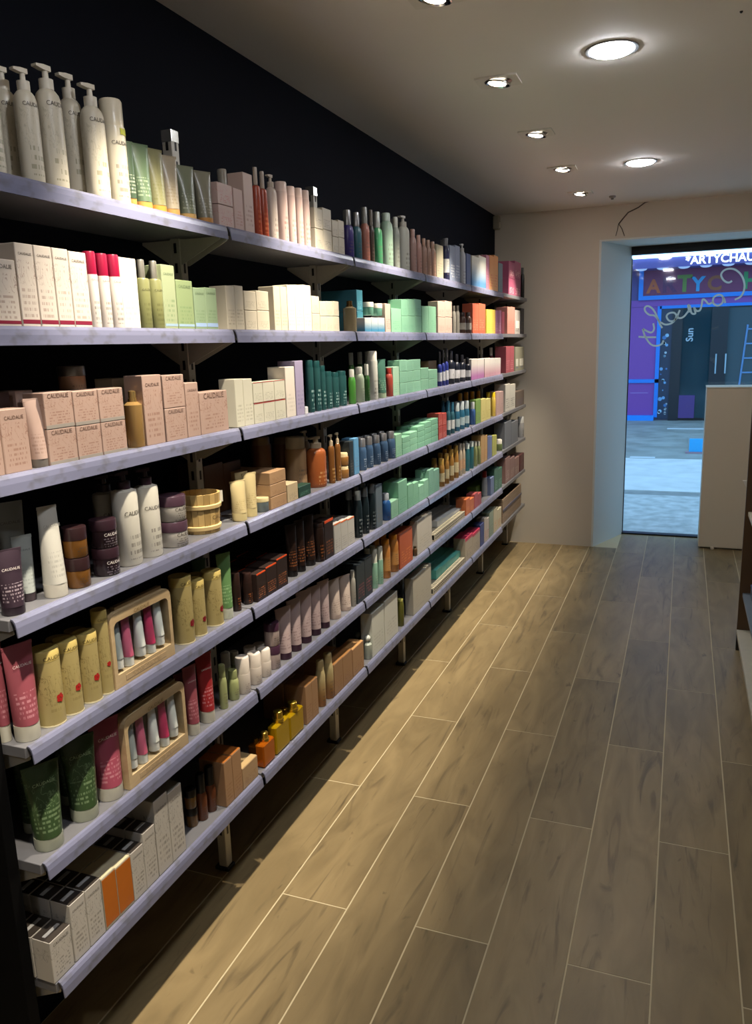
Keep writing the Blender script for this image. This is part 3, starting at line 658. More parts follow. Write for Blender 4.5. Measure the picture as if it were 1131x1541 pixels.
def b_ball(w, d, h, o):
    r = w / 2; bh = h * 0.62
    ball = [(r * 0.3, bh)] + [(max(r * 0.8 * math.sin(a), 0), bh + r * 0.8 - r * 0.8 * math.cos(a)) for a in [math.pi * q / 8 for q in range(2, 9)]]
    return [('bottle_body', lathe([(r * 0.9, 0), (r, 0.004), (r, bh * 0.85), (r * 0.4, bh)], 16), mat(o['col'], 0.25)), ('ball_cap', lathe(ball, 16), mat(o.get('cap', '#d9dcd6'), 0.12))]
def b_bucket(w, d, h, o):
    r = w / 2; P = []
    n = 20; w1, w2 = mat('#c4a468', 0.55), mat('#a88a54', 0.55)
    bm = bmesh.new(); a = math.pi / n * 0.96
    vs_ = []
    for rr, z in ((r * 0.88, 0.0), (r, h)):
        for q in (rr, rr - 0.006):
            for s in (-a, a): vs_.append(bm.verts.new((q * math.cos(s), q * math.sin(s), z)))
    for f in ((0, 1, 5, 4), (2, 6, 7, 3), (0, 4, 6, 2), (1, 3, 7, 5), (4, 5, 7, 6), (0, 2, 3, 1)): bm.faces.new([vs_[i] for i in f])
    me = finish(bm, 'stave')
    for i in range(n): P.append(('stave', me, w1 if i % 3 else w2, (0, 0, 0), (0, 0, 2 * math.pi * i / n)))
    for z0, z1 in ((0.08, 0.2), (0.62, 0.74)):
        ra, rb_ = r * (0.88 + 0.12 * z0) + 0.001, r * (0.88 + 0.12 * z1) + 0.001
        P.append(('hoop', lathe([(ra, h * z0), (ra + 0.003, h * z0 + 0.002), (rb_ + 0.003, h * z1 - 0.002), (rb_, h * z1)], 28), mat('#d4b880', 0.5)))
    P.append(('bucket_floor', lathe([(0.0, 0.004), (r * 0.87, 0.004), (r * 0.87, 0.008)], 24), w2))
    P.append(('lettering', text_me('CAUDALIE', w * 0.7, h * 0.35, ('round', r * 0.96, 1.0)), mat('#4a3216', 0.5), (0, 0, 0), (0, 0, 0.35)))
    P.append(('price_tag', slab_c(('tag',), r * 0.3, r * 0.3 + 0.016, 0, 0.001, 0, 0.03), mat('#d9d6cc', 0.5), (0, r * 1.0, h * 0.66), (0, 0, 0.3)))
    return P
def b_gift(w, d, h, o):
    WD, KR = wood('#b09670', '#ccb48c', (30, 4, 30), 0.55), mat('#a08a64', 0.6)
    t = 0.010; P = []
    P.append(('base_bar', slab_c(('gb', w, d, h), -d / 2, d / 2, -w / 2, w / 2, 0, h * 0.17), WD))
    k = ('garch', round(w, 4), round(h, 4))
    if k not in MESH:
        bm = bmesh.new(); n = 16; ou, inn = [], []
        def arch(ww, zb, zt, rad):
            pts = [(-ww, zb), (-ww, zt - rad)]
            pts += [(-ww + rad - rad * math.cos(a), zt - rad + rad * math.sin(a)) for a in [math.pi / 2 * q / 4 for q in range(1, 5)]]
            pts += [(ww - rad + rad * math.sin(a), zt - rad + rad * math.cos(a)) for a in [math.pi / 2 * q / 4 for q in range(0, 5)]] + [(ww, zb)]
            return pts
        A = arch(w / 2, h * 0.17, h * 0.96, 0.022); B = arch(w / 2 - 0.011, h * 0.17, h * 0.96 - 0.022, 0.014)
        vv = [[bm.verts.new((x, y, z)) for y, z in L_] for x in (-d / 2, d / 2) for L_ in (A, B)]
        m_ = len(A)
        for i in range(m_ - 1):
            bm.faces.new((vv[2][i], vv[2][i + 1], vv[3][i + 1], vv[3][i])); bm.faces.new((vv[0][i], vv[1][i], vv[1][i + 1], vv[0][i + 1]))
            bm.faces.new((vv[0][i], vv[0][i + 1], vv[2][i + 1], vv[2][i])); bm.faces.new((vv[1][i], vv[3][i], vv[3][i + 1], vv[1][i + 1]))
        for i in (0, m_ - 1): bm.faces.new((vv[0][i], vv[1][i], vv[3][i], vv[2][i]))
        MESH[k] = finish(bm, 'arch')
    P.append(('window_frame', MESH[k], WD))
    P.append(('back_panel', slab_c(('gbk', w, d, h), -d / 2 + 0.001, -d / 2 + 0.004, -w / 2 + 0.006, w / 2 - 0.006, h * 0.17, h * 0.9), mat('#8f8d86', 0.6)))
    P.append(('zip_ridge', slab_c(('gzip', w, d, h), -d / 2 + 0.01, d / 2 - 0.01, -w / 2 + 0.03, w / 2 - 0.02, h * 0.955, h * 1.0), KR))
    P.append(('window', slab_c(('gwin', w, d, h), d / 2 - 0.004, d / 2 - 0.003, -w / 2 + 0.011, w / 2 - 0.011, h * 0.17, h * 0.83), PANE))
    P.append(('lettering', text_me('CAUDALIE', w * 0.25, h * 0.85, ('flat', d / 2 + 0.0006)), mat('#7a6238', 0.5)))
    P.append(('print_strip', slab_c(('gps', w, d, h), d / 2 - 0.001, d / 2 + 0.0006, -w * 0.34, w * 0.34, h * 0.05, h * 0.12), printed('#c8a878', '#7a6238', n=3, z0=0.1, z1=0.95, strength=0.5)))
    ys = [-0.36, -0.20, 0.0, 0.17, 0.33]
    for i, (yy, c) in enumerate(zip(ys, ('#9aa09e', '#c4607c', '#dfe2dc', '#b83a60', '#dde0da'))):
        hh = h * 0.62; tr = min(w * 0.095, d * 0.40)
        P.append(('mini_tube', tube_mesh(tr, tr * 2.1, hh * 0.2, hh, 14), mat(c, 0.35), (0.001, yy * w, h * 0.18 if i % 2 else h * 0.22), (0, 0, 0), [('mini_cap', lathe([(tr, 0.0), (tr, hh * 0.2)], 14), mat('#dcdcd4', 0.4))]))
    return P
BUILD = dict(carton=b_carton, pump=b_pump, bottle=b_bottle, tube=b_tube, canister=b_canister, jar=b_jar, perfume=b_perfume, spray=b_spray, ball=b_ball, bucket=b_bucket, gift=b_gift)
KNAME = dict(carton=('carton', 'box'), pump=('pump_bottle', 'bottle'), bottle=('bottle', 'bottle'), tube=('squeeze_tube', 'tube'), canister=('gift_canister', 'canister'), jar=('jar', 'jar'), perfume=('perfume_bottle', 'perfume bottle'), spray=('spray_bottle', 'spray bottle'), ball=('ball_cap_bottle', 'bottle'), bucket=('wooden_bucket', 'bucket'), gift=('gift_set', 'gift set'))
FLAT = ('carton', 'gift', 'perfume')
def make(kind, w, d, h, o, loc, rz, label, group):
    parts = BUILD[kind](w, d, h, o); nm, cat = o.get('name', KNAME[kind][0]), o.get('cat', KNAME[kind][1])
    def norm(p): return p + ((0, 0, 0), (0, 0, 0), [])[len(p) - 3:] if len(p) < 6 else p
    parts = [norm(p) for p in parts]
    if len(parts) == 1: root = obj(nm, parts[0][1], parts[0][2], None, loc, (0, 0, rz))
    else:
        root = empty(nm, loc, rz)
        for pn_, me, m_, l_, r_, sub in parts:
            c = obj(pn_, me, m_, root, l_, r_)
            for sp_ in sub: sp_ = norm(sp_); obj(sp_[0], sp_[1], sp_[2], c, sp_[3], sp_[4])
    if label in used_labels: used_labels[label] += 1; print('DUPLICATE LABEL', label)
    used_labels[label] = 1
    tag(root, label, cat, group)
    return root
def B(*p): return list(zip(p, p[1:]))
jit = random.Random(11)
def cl(row, bay, kind, desc, xs, top, stack=1, back=0, inset=0.0, d=None, gap=0.003, jitter=True, lift=0.0, iso=False, **o):
    """one run of alike products on a shelf: xs = pixel spans of their bases, top = pixel row of their tops"""
    if kind in ('bottle', 'pump') and 3 <= bay <= 5 and 4 <= row <= 6 and not back and not inset: back = 1
    r = row - 1; n = len(xs); tops = top if isinstance(top, (list, tuple)) else [top] * n
    z0 = ZR[r] + SHT + 0.0006 + lift
    lim = (ZR[r - 1] + SHT - 0.026 - z0) if r else 0.40
    for i, ((x0, x1), ty) in enumerate(zip(xs, tops)):
        Xf = XFRONT - inset
        if kind in FLAT:
            ya, yb = y_from_px(x0, Xf, z0), y_from_px(x1, Xf, z0); w = (yb - ya) - 0.0016; yc = (ya + yb) / 2; dd = d or min(max(w, 0.025), 0.075); xc = Xf - dd / 2
            h = z_from_px(ty, Xf, yc) - z0; rz = 0.0
        else:
            R = 0.02
            for _ in range(6):
                xc = Xf - R; yl, yr = y_from_px(x0, xc, z0), y_from_px(x1, xc, z0); k = depth_of((xc, (yl + yr) / 2, z0)) / FPX
                R = (x1 - x0) / 2 * k * 0.97 if iso else min((yr - yl) * 0.475, (x1 - x0) / 2 * k * (1.22 if bay == 1 else 1.45))
                yc = y_from_px((x0 + x1) / 2 if iso else x1 - R / k, xc, z0)
            w = 2 * R; dd = w; h = z_from_px(ty, xc, yc) - z0; rz = (jit.uniform(-0.12, 0.12) if jitter else 0.0) - (0.38 if kind == 'tube' else 0.0)
        if h > lim - 0.004: h = lim - 0.004
        if h < 0.008: print('LOW', row, bay, desc, h); h = 0.01
        hs = round(h / stack, 3) if stack > 1 else round(h, 3); w = round(w, 3)
        for s in range(stack):
            for b in range(back + 1):
                if s and s < stack - 1 and b: continue
                xb = xc - b * (dd + gap)
                if xb - dd / 2 < XW + 0.004: continue
                lab = [desc]
                if n > 1: lab.append('%s from left' % ORD[i])
                if stack > 1: lab.append({2: ['lower', 'upper'], 3: ['lower', 'middle', 'upper']}.get(stack, ['lowest', 'second up', 'third up', 'topmost'])[s])
                if back: lab.append(['front', 'second row', 'third row', 'back row'][b])
                lab.append('%s, %s' % (SHELF_N[r], BAY_N[bay - 1]))
                make(kind, w, dd, hs - (0.0012 if stack > 1 else 0), o, (xb, yc, z0 + s * hs), rz, ', '.join(lab), '%s on the %s of the %s' % (desc, SHELF_N[r], BAY_N[bay - 1]) if n * stack * (back + 1) > 1 else None)

BK = (BRAND, '#3c3630'); WH = (BRAND, '#efe6e0')
# ---------------------------------------------------------------- top shelf
PB = dict(col='#d9d0b8', ink='#7d7a58', art=0.3, cap='#ddd6c6', let=BK, lw=1.0)
cl(1, 1, 'pump', 'tall cream pump bottle', [(-22, 11), (40, 70), (73, 107), (138, 169)], [96, 103, 99, 127], **PB)
cl(1, 1, 'pump', 'cream pump bottle set behind', [(10, 40), (108, 138)], [101, 112], inset=0.045, **PB)
cl(1, 1, 'bottle', 'cream shampoo bottle with green patch', [(168, 197)], 151, cf=0.26, cr=0.93, cap='#d8cfb8', col='#ddd4bc', let=BK, lz=0.56, lw=1.0, spot='#a9ad3a')
for nm, sp, ty, c, cp, ink in (('dark green tube with orange cap', (195, 207), 213, '#41573f', '#c08a4c', '#d8dcc8'), ('mid green tube with orange cap', (206, 231), 217, '#607a58', '#c9954f', '#b8c8a8'), ('olive tube with orange cap', (229, 252), 225, '#908e5e', '#cf9442', '#6f6e3a'),
                       ('beige tube with orange cap', (250, 272), 235, '#b8a98c', '#cf9a5a', '#8a7858'), ('shiny grey green tube', (273, 297), 250, '#7c8468', '#d0a868', '#c8ccb4'), ('grey tube with orange cap', (300, 322), 258, '#8b8770', '#c98f4c', '#c8c4b0')):
    cl(1, 1, 'tube', nm, [sp], ty, col=c, cap=cp, ink=ink, cf=0.11, wt=1.05)
cl(1, 2, 'carton', 'pale pink white carton', [(330, 353)], 276, stack=2, col='#cdaea4', ink='#b05048', art=0.4)
cl(1, 2, 'carton', 'narrow pale pink carton', [(354, 368)], 284, col='#c9a79b', ink='#9a6058')
cl(1, 2, 'bottle', 'grey capped bottle behind pink cartons', [(336, 350)], 255, inset=0.09, cf=0.4, cap='#9a9488', col='#c4a89c')
cl(1, 2, 'carton', 'tall pink white carton', [(370, 384)], 261, col='#d4b6a8', ink='#8a6058')
cl(1, 2, 'bottle', 'orange lotion bottle clear top', [(386, 395), (396, 405)], [252, 258], cf=0.26, cap='#c8b8a8', cr=0.5, ctrans=0.3, col='#b8441c', ink='#e09060', sh=0.05)
cl(1, 2, 'pump', 'slim white pump bottle', [(407, 421)], 263, col='#d2bfb2', cap='#c4b8a8')
cl(1, 2, 'bottle', 'pink white cylinder bottle', [(422, 435), (436, 447), (448, 458), (458, 468)], [274, 281, 284, 287], cf=0.16, cr=0.97, cap='#dbc2b8', col='#dcbcb2', ink='#a06860')
cl(1, 2, 'carton', 'cream white carton', B(475, 487, 500), 313, stack=2, col='#cfc4ac', d=0.05)
cl(1, 2, 'carton', 'low cream white carton', B(501, 510, 519), 331, stack=2, col='#cbbfa6', d=0.05)
for nm, sp, ty, c, cp, cf, cm in (('purple bottle with silver cap', (520, 533), 316, '#3b2f7c', '#8f8f8f', 0.32, 0.8), ('teal bottle with silver cap', (534, 545), 320, '#2c6a78', '#8f8f8f', 0.30, 0.8), ('coral bottle with grey pump', (547, 557), 312, '#b8705c', '#8a8a84', 0.30, 0.2), ('dark brown slim bottle', (557.5, 564), 316, '#40322a', '#6a6258', 0.3, 0.0),
                                  ('green bottle with clear cap', (565, 576), 319, '#2f8a58', '#a8aca4', 0.30, 0.3), ('mint white tall bottle', (578, 592), 321, '#98b8a0', '#b8c8b8', 0.15, 0.0), ('grey white slim bottle', (593.5, 602), 327, '#9aa094', '#c0c0b4', 0.2, 0.0), ('dusky pink bottle', (619, 627), 345, '#b08a80', '#a88478', 0.18, 0.0), ('salmon slim bottle', (628, 635), 354, '#c08e80', '#c49a8c', 0.18, 0.0)):
    cl(1, 3, 'bottle', nm, [sp], ty, col=c, cap=cp, cf=cf, cmetal=cm, cr=0.62, seg=14)
cl(1, 3, 'pump', 'white pump bottle beside mint bottle', [(603, 618)], 325, col='#c4c4b4', cap='#b8b4a8', seg=14)
cl(1, 3, 'bottle', 'tan pink bottle', B(636, 642.5, 649, 656), [359, 361, 364], col='#ac8470', cap='#b8937e', cf=0.2, cr=0.6, seg=14)
cl(1, 4, 'carton', 'beige carton beside navy bottle', [(657, 667)], 369, col='#a8a084')
cl(1, 4, 'bottle', 'navy bottle with grey cap', [(668, 676)], 359, col='#23284e', cap='#707074', cf=0.18, seg=14, label='#c4c4c0')
cl(1, 4, 'carton', 'pale blue white pack', B(677, 685, 692), 370, col='#8f9ab4', ink='#e8e8e4', st=0.8)
cl(1, 4, 'pump', 'white pump dispenser', [(693, 701)], 367, col='#b8bcc4', cap='#c8c8c4', seg=12)
cl(1, 4, 'carton', 'dark blue small carton', [(702, 708)], 382, col='#54648c')
cl(1, 5, 'carton', 'white carton fading to blue', B(710, 720.5, 731), 386, col='#d4d0c0', grad='#4a84b4', st=0.1)
cl(1, 5, 'carton', 'pink slim carton', [(731.5, 736)], 384, col='#c47890')
cl(1, 5, 'carton', 'orange yellow carton', B(736.5, 743, 749), 385, col='#d08438', ink='#b03030', st=0.8, grad='#d89850')
cl(1, 5, 'carton', 'grey blue slim carton', [(750, 756)], 396, col='#6c7c80')
cl(1, 6, 'carton', 'magenta pink carton', B(765, 774, 783), 394, stack=2, col='#b04c70', ink='#e8c8c0', st=0.9)
cl(1, 6, 'bottle', 'small dark bottle by wall', [(784.5, 788.5)], 403, col='#2c2a28', cap='#50504c', seg=10)

# ---------------------------------------------------------------- second shelf
CB = dict(col='#d8cbbd', ink='#8a7066', art=0.6, let=BK, band=('#7c1c34', 0.035, 0.085), lz=0.86)
cl(2, 1, 'carton', 'short pale carton maroon stripe', [(-12, 34)], 389, d=0.06, **CB)
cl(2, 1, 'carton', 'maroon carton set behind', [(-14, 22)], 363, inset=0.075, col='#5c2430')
cl(2, 1, 'carton', 'tall pale carton maroon stripe', B(35, 63, 90, 114, 140), [366, 370, 374, 379], d=0.05, **CB)
cl(2, 1, 'bottle', 'white bottle with crimson cap', [(133.5, 154), (150, 171), (166.5, 188)], [379, 382, 384], iso=True, cf=0.30, cr=0.96, cap='#8c1034', col='#e0d6cc', let=(BRAND, '#b06a70'), lz=0.62)
cl(2, 1, 'carton', 'brightly lit white carton', [(188, 213)], 388, col='#ded8c8', st=0.2, d=0.05)
cl(2, 1, 'bottle', 'clear green bottle silver cap', [(208, 230.5), (226, 249)], [391, 393], iso=True, sh=0.03, cf=0.26, cr=0.5, cap='#b8b4a8', cmetal=0.8, col='#9a9c5c', trans=0.35, ink='#6a6c40', let=(BRAND, '#5a5a3c'), lz=0.55)
GC = dict(ink='#5f7a52', let=(BRAND, '#56684a'), d=0.05)
cl(2, 1, 'carton', 'tall light green carton', [(249, 269)], 399, col='#9aa67c', band=('#8fa6b8', 0.04, 0.08), **GC)
cl(2, 1, 'carton', 'mid height green carton', [(269.5, 294)], 422, col='#869a66', band=('#8fa6b8', 0.05, 0.10), **GC)
cl(2, 1, 'carton', 'low wide green carton', B(295, 312, 329), 433, col='#849c76', band=('#8fa6c8', 0.06, 0.15), **GC)
WC = dict(col='#d4c8ae', ink='#8a7e68', st=0.5, d=0.05)
cl(2, 2, 'carton', 'tall cream carton', B(343, 356, 369), 430, **WC)
cl(2, 2, 'carton', 'stacked small cream carton', B(370, 388, 406.5), 437, stack=2, **WC)
cl(2, 2, 'carton', 'upright cream carton mid bay', B(414, 424, 434), 431, **WC)
cl(2, 2, 'carton', 'glaring white tall carton', B(434.5, 446, 458, 470), 429, col='#e4dcc8', st=0.25, d=0.05)
cl(2, 2, 'carton', 'single stack white carton', [(470.5, 482)], 445, stack=2, **WC)
cl(2, 2, 'carton', 'low stacked white carton', B(482.5, 492, 502, 511), 453, stack=2, **WC)
cl(2, 3, 'carton', 'deep teal carton', [(538, 547)], 436, stack=2, col='#2a7f92', ink='#8fc8d0', d=0.19, inset=0.03)
cl(2, 3, 'spray', 'beige bottle with gold pump', [(523, 537)], 452, col='#b8a884', cap='#8a6c3c')
cl(2, 3, 'carton', 'white and blue carton', B(549, 559, 569, 579), 478, col='#c8ccc8', grad='#2f8cb4', st=0.4, d=0.06)
cl(2, 3, 'jar', 'mint jar with white lid', [(550, 562), (563, 575)], [455, 457], lift=0.062, col='#5c9a84', cap='#d4cfc0', inset=0.004)
cl(2, 3, 'carton', 'pinkish white slim carton', [(580, 588)], 457, col='#c8ac9c')
MG = dict(ink='#4f8a68', st=0.5)
cl(2, 3, 'carton', 'slim mint green carton', [(589, 604)], 464, col='#84c09a', d=0.06, **MG)
cl(2, 3, 'carton', 'stacked mint green carton', B(604.5, 614, 624, 634), 450, stack=2, col='#7ab894', d=0.06, **MG)
cl(2, 3, 'carton', 'low mint green carton', B(635, 645, 656), 461, col='#76b08c', d=0.06, **MG)
cl(2, 4, 'carton', 'pale pink stacked carton', B(659, 669.5, 680), 453, stack=2, col='#c8a898', d=0.05)
cl(2, 4, 'bottle', 'small grey bottle', [(681.5, 686), (687, 691.5)], 460, col='#8a867c', cap='#54504a', seg=10)
cl(2, 4, 'bottle', 'brown jar bottle with label', [(693, 701), (702, 709)], 470, col='#5a3c30', cap='#3c2c26', seg=12, label='#b8b0a4')
cl(2, 5, 'carton', 'tall orange carton', B(711, 720, 730), 457, col='#d05a2c', ink='#e8a07c', d=0.06)
cl(2, 5, 'carton', 'bright yellow carton', B(732, 738.5, 745), 466, col='#e4c41c', ink='#a88c10')
cl(2, 5, 'carton', 'lilac pink carton', B(745.5, 749.5, 754), 467, col='#b46c8c', ink='#d8b8c4')
cl(2, 5, 'carton', 'crimson slim carton', [(754.5, 758.5)], 469, col='#7c1f34')
cl(2, 6, 'carton', 'coral pink carton', B(763, 768.5, 774), 462, col='#c47c6c', ink='#a85040')
cl(2, 6, 'carton', 'white and black pack', [(774.5, 782)], 467, col='#b0a8a0', ink='#22202c', st=0.9, panel=('#e8e4d8', 0.25, 0.55))
cl(2, 6, 'carton', 'dark pack near wall', [(783, 788)], 464, col='#1c1a22')

# ---------------------------------------------------------------- third shelf
PK = dict(col='#b49484', ink='#7c5646', art=0.6, let=(BRAND, '#5a4238'), d=0.05)
cl(3, 1, 'carton', 'cut off pink carton', [(-20, 9)], 631, **PK)
cl(3, 1, 'carton', 'wide pink carton', [(10, 50)], 615, **PK)
cl(3, 1, 'carton', 'pink carton set behind tube', [(36, 62)], 588, inset=0.065, **PK)
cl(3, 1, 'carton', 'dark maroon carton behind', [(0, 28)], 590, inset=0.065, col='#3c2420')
cl(3, 1, 'tube', 'pearl pink tube grey cap', [(52, 74)], 600, col='#c4a496', cap='#6c6660', cf=0.12, ink='#8a6c60')
cl(3, 1, 'carton', 'pink carton with silver base', B(76, 119, 156, 193), [589, 586, 584], stack=2, band=('#8f8880', 0.0, 0.10), **PK)
cl(3, 1, 'jar', 'peach jar with silver lid', [(90, 132)], 551, iso=True, inset=0.058, lift=0.118, col='#b48a68', cap='#9a9690', cmetal=0.9, lf=0.32)
cl(3, 1, 'carton', 'pink carton supporting jar', [(88, 135)], 588, inset=0.056, **PK)
cl(3, 1, 'carton', 'bright cream carton behind spray', [(178, 203)], 569, inset=0.08, col='#d8ccb0', d=0.05)
cl(3, 1, 'spray', 'gold glass spray bottle', [(197, 219)], 587, col='#b8935a', cap='#c4a468')
cl(3, 1, 'carton', 'tall pink carton by spray', [(222, 250)], 564, **PK)
cl(3, 1, 'carton', 'pink carton stacked pair', [(252, 283)], 563, stack=2, **PK)
cl(3, 1, 'carton', 'slim pink carton', [(284, 303)], 576, **PK)
cl(3, 1, 'carton', 'low broad pink carton', [(304, 345)], 589, **PK)
LW = dict(col='#cdc8b2', ink='#7c7866', st=0.5, d=0.05)
cl(3, 2, 'carton', 'tall off white carton', B(357, 369, 383), 570, **LW)
cl(3, 2, 'carton', 'off white carton red edge', B(383.5, 398, 415, 431), [575, 573, 571], stack=2, band=('#a83c38', 0.97, 1.0), **LW)
cl(3, 2, 'carton', 'white carton pink side', [(432, 446)], 552, col='#dcd0c0', st=0.2, d=0.06)
cl(3, 2, 'carton', 'lavender tall carton', [(447, 459)], 543, col='#a094b4', ink='#6c6088', d=0.06)
cl(3, 2, 'carton', 'small white carton at base', [(459.5, 464)], 612, col='#dcdcdc', d=0.03)
TB = dict(col='#1d4f50', ink='#b8d4d0', cap='#173f40', cf=0.14, cr=0.9, seg=14)
cl(3, 2, 'bottle', 'tall dark teal bottle', [(465, 474), (475, 484), (484.5, 491.5)], [542, 543, 550], **TB)
cl(3, 2, 'bottle', 'shorter dark teal bottle', [(492, 501), (502, 511), (512, 522)], [559, 560, 558], **TB)
cl(3, 3, 'bottle', 'green bottle clear cap', [(528, 536)], 556, col='#3c8a24', cap='#c4c4bc', cf=0.22, seg=14)
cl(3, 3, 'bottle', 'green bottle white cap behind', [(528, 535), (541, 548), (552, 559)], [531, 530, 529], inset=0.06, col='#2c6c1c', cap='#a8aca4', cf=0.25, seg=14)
cl(3, 3, 'bottle', 'clear glass bottle', [(538, 549)], 552, col='#a4b49c', cap='#b8b8b0', cf=0.2, trans=0.3, seg=14)
cl(3, 3, 'bottle', 'deep green slim bottle', [(550.5, 557)], 548, col='#2a5f24', cap='#c4c4bc', cf=0.3, seg=14)
cl(3, 3, 'bottle', 'tall white bottle', [(558, 569)], 528, col='#cfcfc4', cap='#d8d4c8', cf=0.2, cr=0.9, seg=14)
cl(3, 3, 'tube', 'teal green tube', [(570, 582)], 541, col='#3c6c5c', cap='#98a88c', ink='#a8c4a4')
cl(3, 3, 'bottle', 'red bottle', [(583, 591.5)], 554, col='#a83c2c', cap='#8c2c24', seg=14)
cl(3, 3, 'carton', 'pale mint slim carton', [(592, 601)], 552, col='#9cc8a8', d=0.05, **MG)
cl(3, 3, 'carton', 'mint carton in tall stack', B(602, 612, 622, 633), [541, 542, 541], stack=3, col='#7ab496', d=0.055, **MG)
cl(3, 3, 'carton', 'mint carton in low stack', B(633.5, 645, 658), [553, 556], stack=2, col='#74ac8e', d=0.055, **MG)
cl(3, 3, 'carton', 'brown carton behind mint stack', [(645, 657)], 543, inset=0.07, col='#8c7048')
cl(3, 4, 'bottle', 'royal blue dropper bottle', [(660, 665), (665.5, 670), (670.5, 675)], [529, 527, 524], col='#26348c', cap='#1c1c20', cf=0.36, cr=0.45, seg=12, label='#c8ccd8')
cl(3, 4, 'bottle', 'dark navy dropper bottle', [(676, 684), (685, 692), (693, 700), (701, 708)], [528, 533, 534, 538], col='#1c2030', cap='#1a1a20', cf=0.28, cr=0.5, seg=12, label='#c4c4cc')
cl(3, 5, 'carton', 'white carton fading to pink', B(709, 718, 728), 540, col='#d8d0c8', grad='#b468a8', st=0.1, d=0.05)
cl(3, 5, 'carton', 'white carton with rose base', B(729, 737, 745, 753), 539, col='#dcd4cc', grad='#c890a0', st=0.1, d=0.05)
cl(3, 5, 'bottle', 'crimson bottle with white cap', [(737, 742), (746, 751), (754.5, 759)], [523, 523, 522], inset=0.08, col='#6c1c28', cap='#c8c0b8', cf=0.3, seg=10)
cl(3, 6, 'carton', 'red tall carton', B(761, 767, 773), 521, col='#a84450', ink='#d8a0a0')
cl(3, 6, 'carton', 'mixed print pack', B(775, 780, 788), 522, col='#8c8870', ink='#303c78', st=0.9, panel=('#d8d4c4', 0.2, 0.5))

# ---------------------------------------------------------------- fourth shelf
cl(4, 1, 'tube', 'plum tube grey top', [(2, 40)], 828, iso=True, col='#3b2c38', cap='#2a2028', let=WH, ink='#c8b8c0', lz=0.7)
cl(4, 1, 'tube', 'large pale grey tube', [(6, 46)], 757, iso=True, inset=0.085, col='#a4a8a0', cap='#34282e', let=(BRAND, '#6a6a66'), ink='#7c7c78')
cl(4, 1, 'tube', 'clear white tube', [(30, 56)], 806, iso=True, inset=0.04, col='#b0b8b4', cap='#3a3036', let=(BRAND, '#5c6460'), ink='#7c8480')
cl(4, 1, 'tube', 'tall white tube', [(66, 104)], 762, iso=True, col='#cfccc0', cap='#cfcabc', let=(BRAND, '#8c8a84'), ink='#8c8a84', cf=0.15, wt=0.82)
cl(4, 1, 'jar', 'amber jar with plum lid', [(101, 138)], 791, iso=True, stack=2, col='#a4680c', cap='#2e1c1e', trans=0.35, lf=0.42)
cl(4, 1, 'jar', 'plum jar', [(141, 182)], 780, iso=True, stack=2, col='#3a2830', cap='#332028', let=WH, ink='#b8a8b0')
cl(4, 1, 'pump', 'white bottle with plum pump', [(183, 217), (216, 247)], [709, 704], bf=0.82, flat=True, col='#ece6d4', cap='#3a2430', let=BK, lz=0.66)
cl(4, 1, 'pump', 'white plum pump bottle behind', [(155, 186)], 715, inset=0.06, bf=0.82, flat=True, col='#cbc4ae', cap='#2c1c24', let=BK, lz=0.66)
cl(4, 1, 'jar', 'white jar with plum lid', [(248, 284)], 744, stack=2, col='#d6cec0', cap='#4a3440', let=BK, lf=0.4)
cl(4, 1, 'bucket', 'round wooden stave bucket', [(284, 334)], 741, jitter=False)
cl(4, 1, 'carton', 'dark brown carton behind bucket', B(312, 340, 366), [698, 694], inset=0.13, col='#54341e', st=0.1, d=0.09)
CR = dict(col='#c4b078', cap='#cdbc88', ink='#8a7848', cf=0.2)
cl(4, 2, 'tube', 'cream yellow tube', [(356, 373), (374, 388)], [724, 712], **CR)
cl(4, 2, 'tube', 'cream yellow tube set behind', [(362, 377)], 711, inset=0.035, **CR)
cl(4, 2, 'jar', 'small cream jar slate label', [(390, 405)], 748, col='#6c7a7c', cap='#c8b98c', lf=0.3)
cl(4, 2, 'carton', 'tan boxed set long side', [(408, 432)], 708, stack=3, col='#b48a5c', ink='#7c5432', d=0.17)
cl(4, 2, 'carton', 'small cream carton on shelf edge', [(433, 449)], 727, col='#cdb488', d=0.04)
cl(4, 2, 'carton', 'small bottle green carton', [(450, 468)], 730, col='#1f4434', ink='#78b89c', d=0.035)
cl(4, 2, 'bottle', 'tan bottle with white cap', [(441, 463)], 657, inset=0.05, col='#c89c68', cap='#d8cbb0', cf=0.22, cr=0.9)
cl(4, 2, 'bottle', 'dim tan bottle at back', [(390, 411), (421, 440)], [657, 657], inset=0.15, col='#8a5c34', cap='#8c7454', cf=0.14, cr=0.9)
cl(4, 2, 'pump', 'grey white pump bottle', [(458, 470)], 648, inset=0.085, col='#a89c8c', cap='#c4b8a0')
cl(4, 2, 'pump', 'orange gel pump bottle', [(471, 494)], 657, col='#b85c10', cap='#c8b89c', bf=0.78, ink='#e8b878', rough=0.15, trans=0.2)
cl(4, 2, 'pump', 'amber brown pump bottle', [(494, 506), (504, 515)], [654, 651], iso=True, col='#7c4c14', cap='#b8a88c', bf=0.78, ink='#d8b070', rough=0.15)
cl(4, 2, 'bottle', 'small amber bottle cream cap', [(514, 525)], 681, stack=2, col='#8a5a18', cap='#d4c094', cf=0.32, cr=0.9)
cl(4, 3, 'carton', 'black slim carton', [(527, 533)], 664, col='#1c2428', d=0.05)
cl(4, 3, 'carton', 'light blue slim carton', [(534, 541)], 659, col='#4c8cb8', d=0.05)
cl(4, 3, 'bottle', 'blue bottle silver cap', [(543, 552), (553, 562), (563, 573), (574, 584), (585, 595)], [660, 657, 655, 652, 649], col='#3c5c80', cap='#b8b8bc', cmetal=0.8, cf=0.26, cr=0.8, ink='#c4d0dc', seg=14)
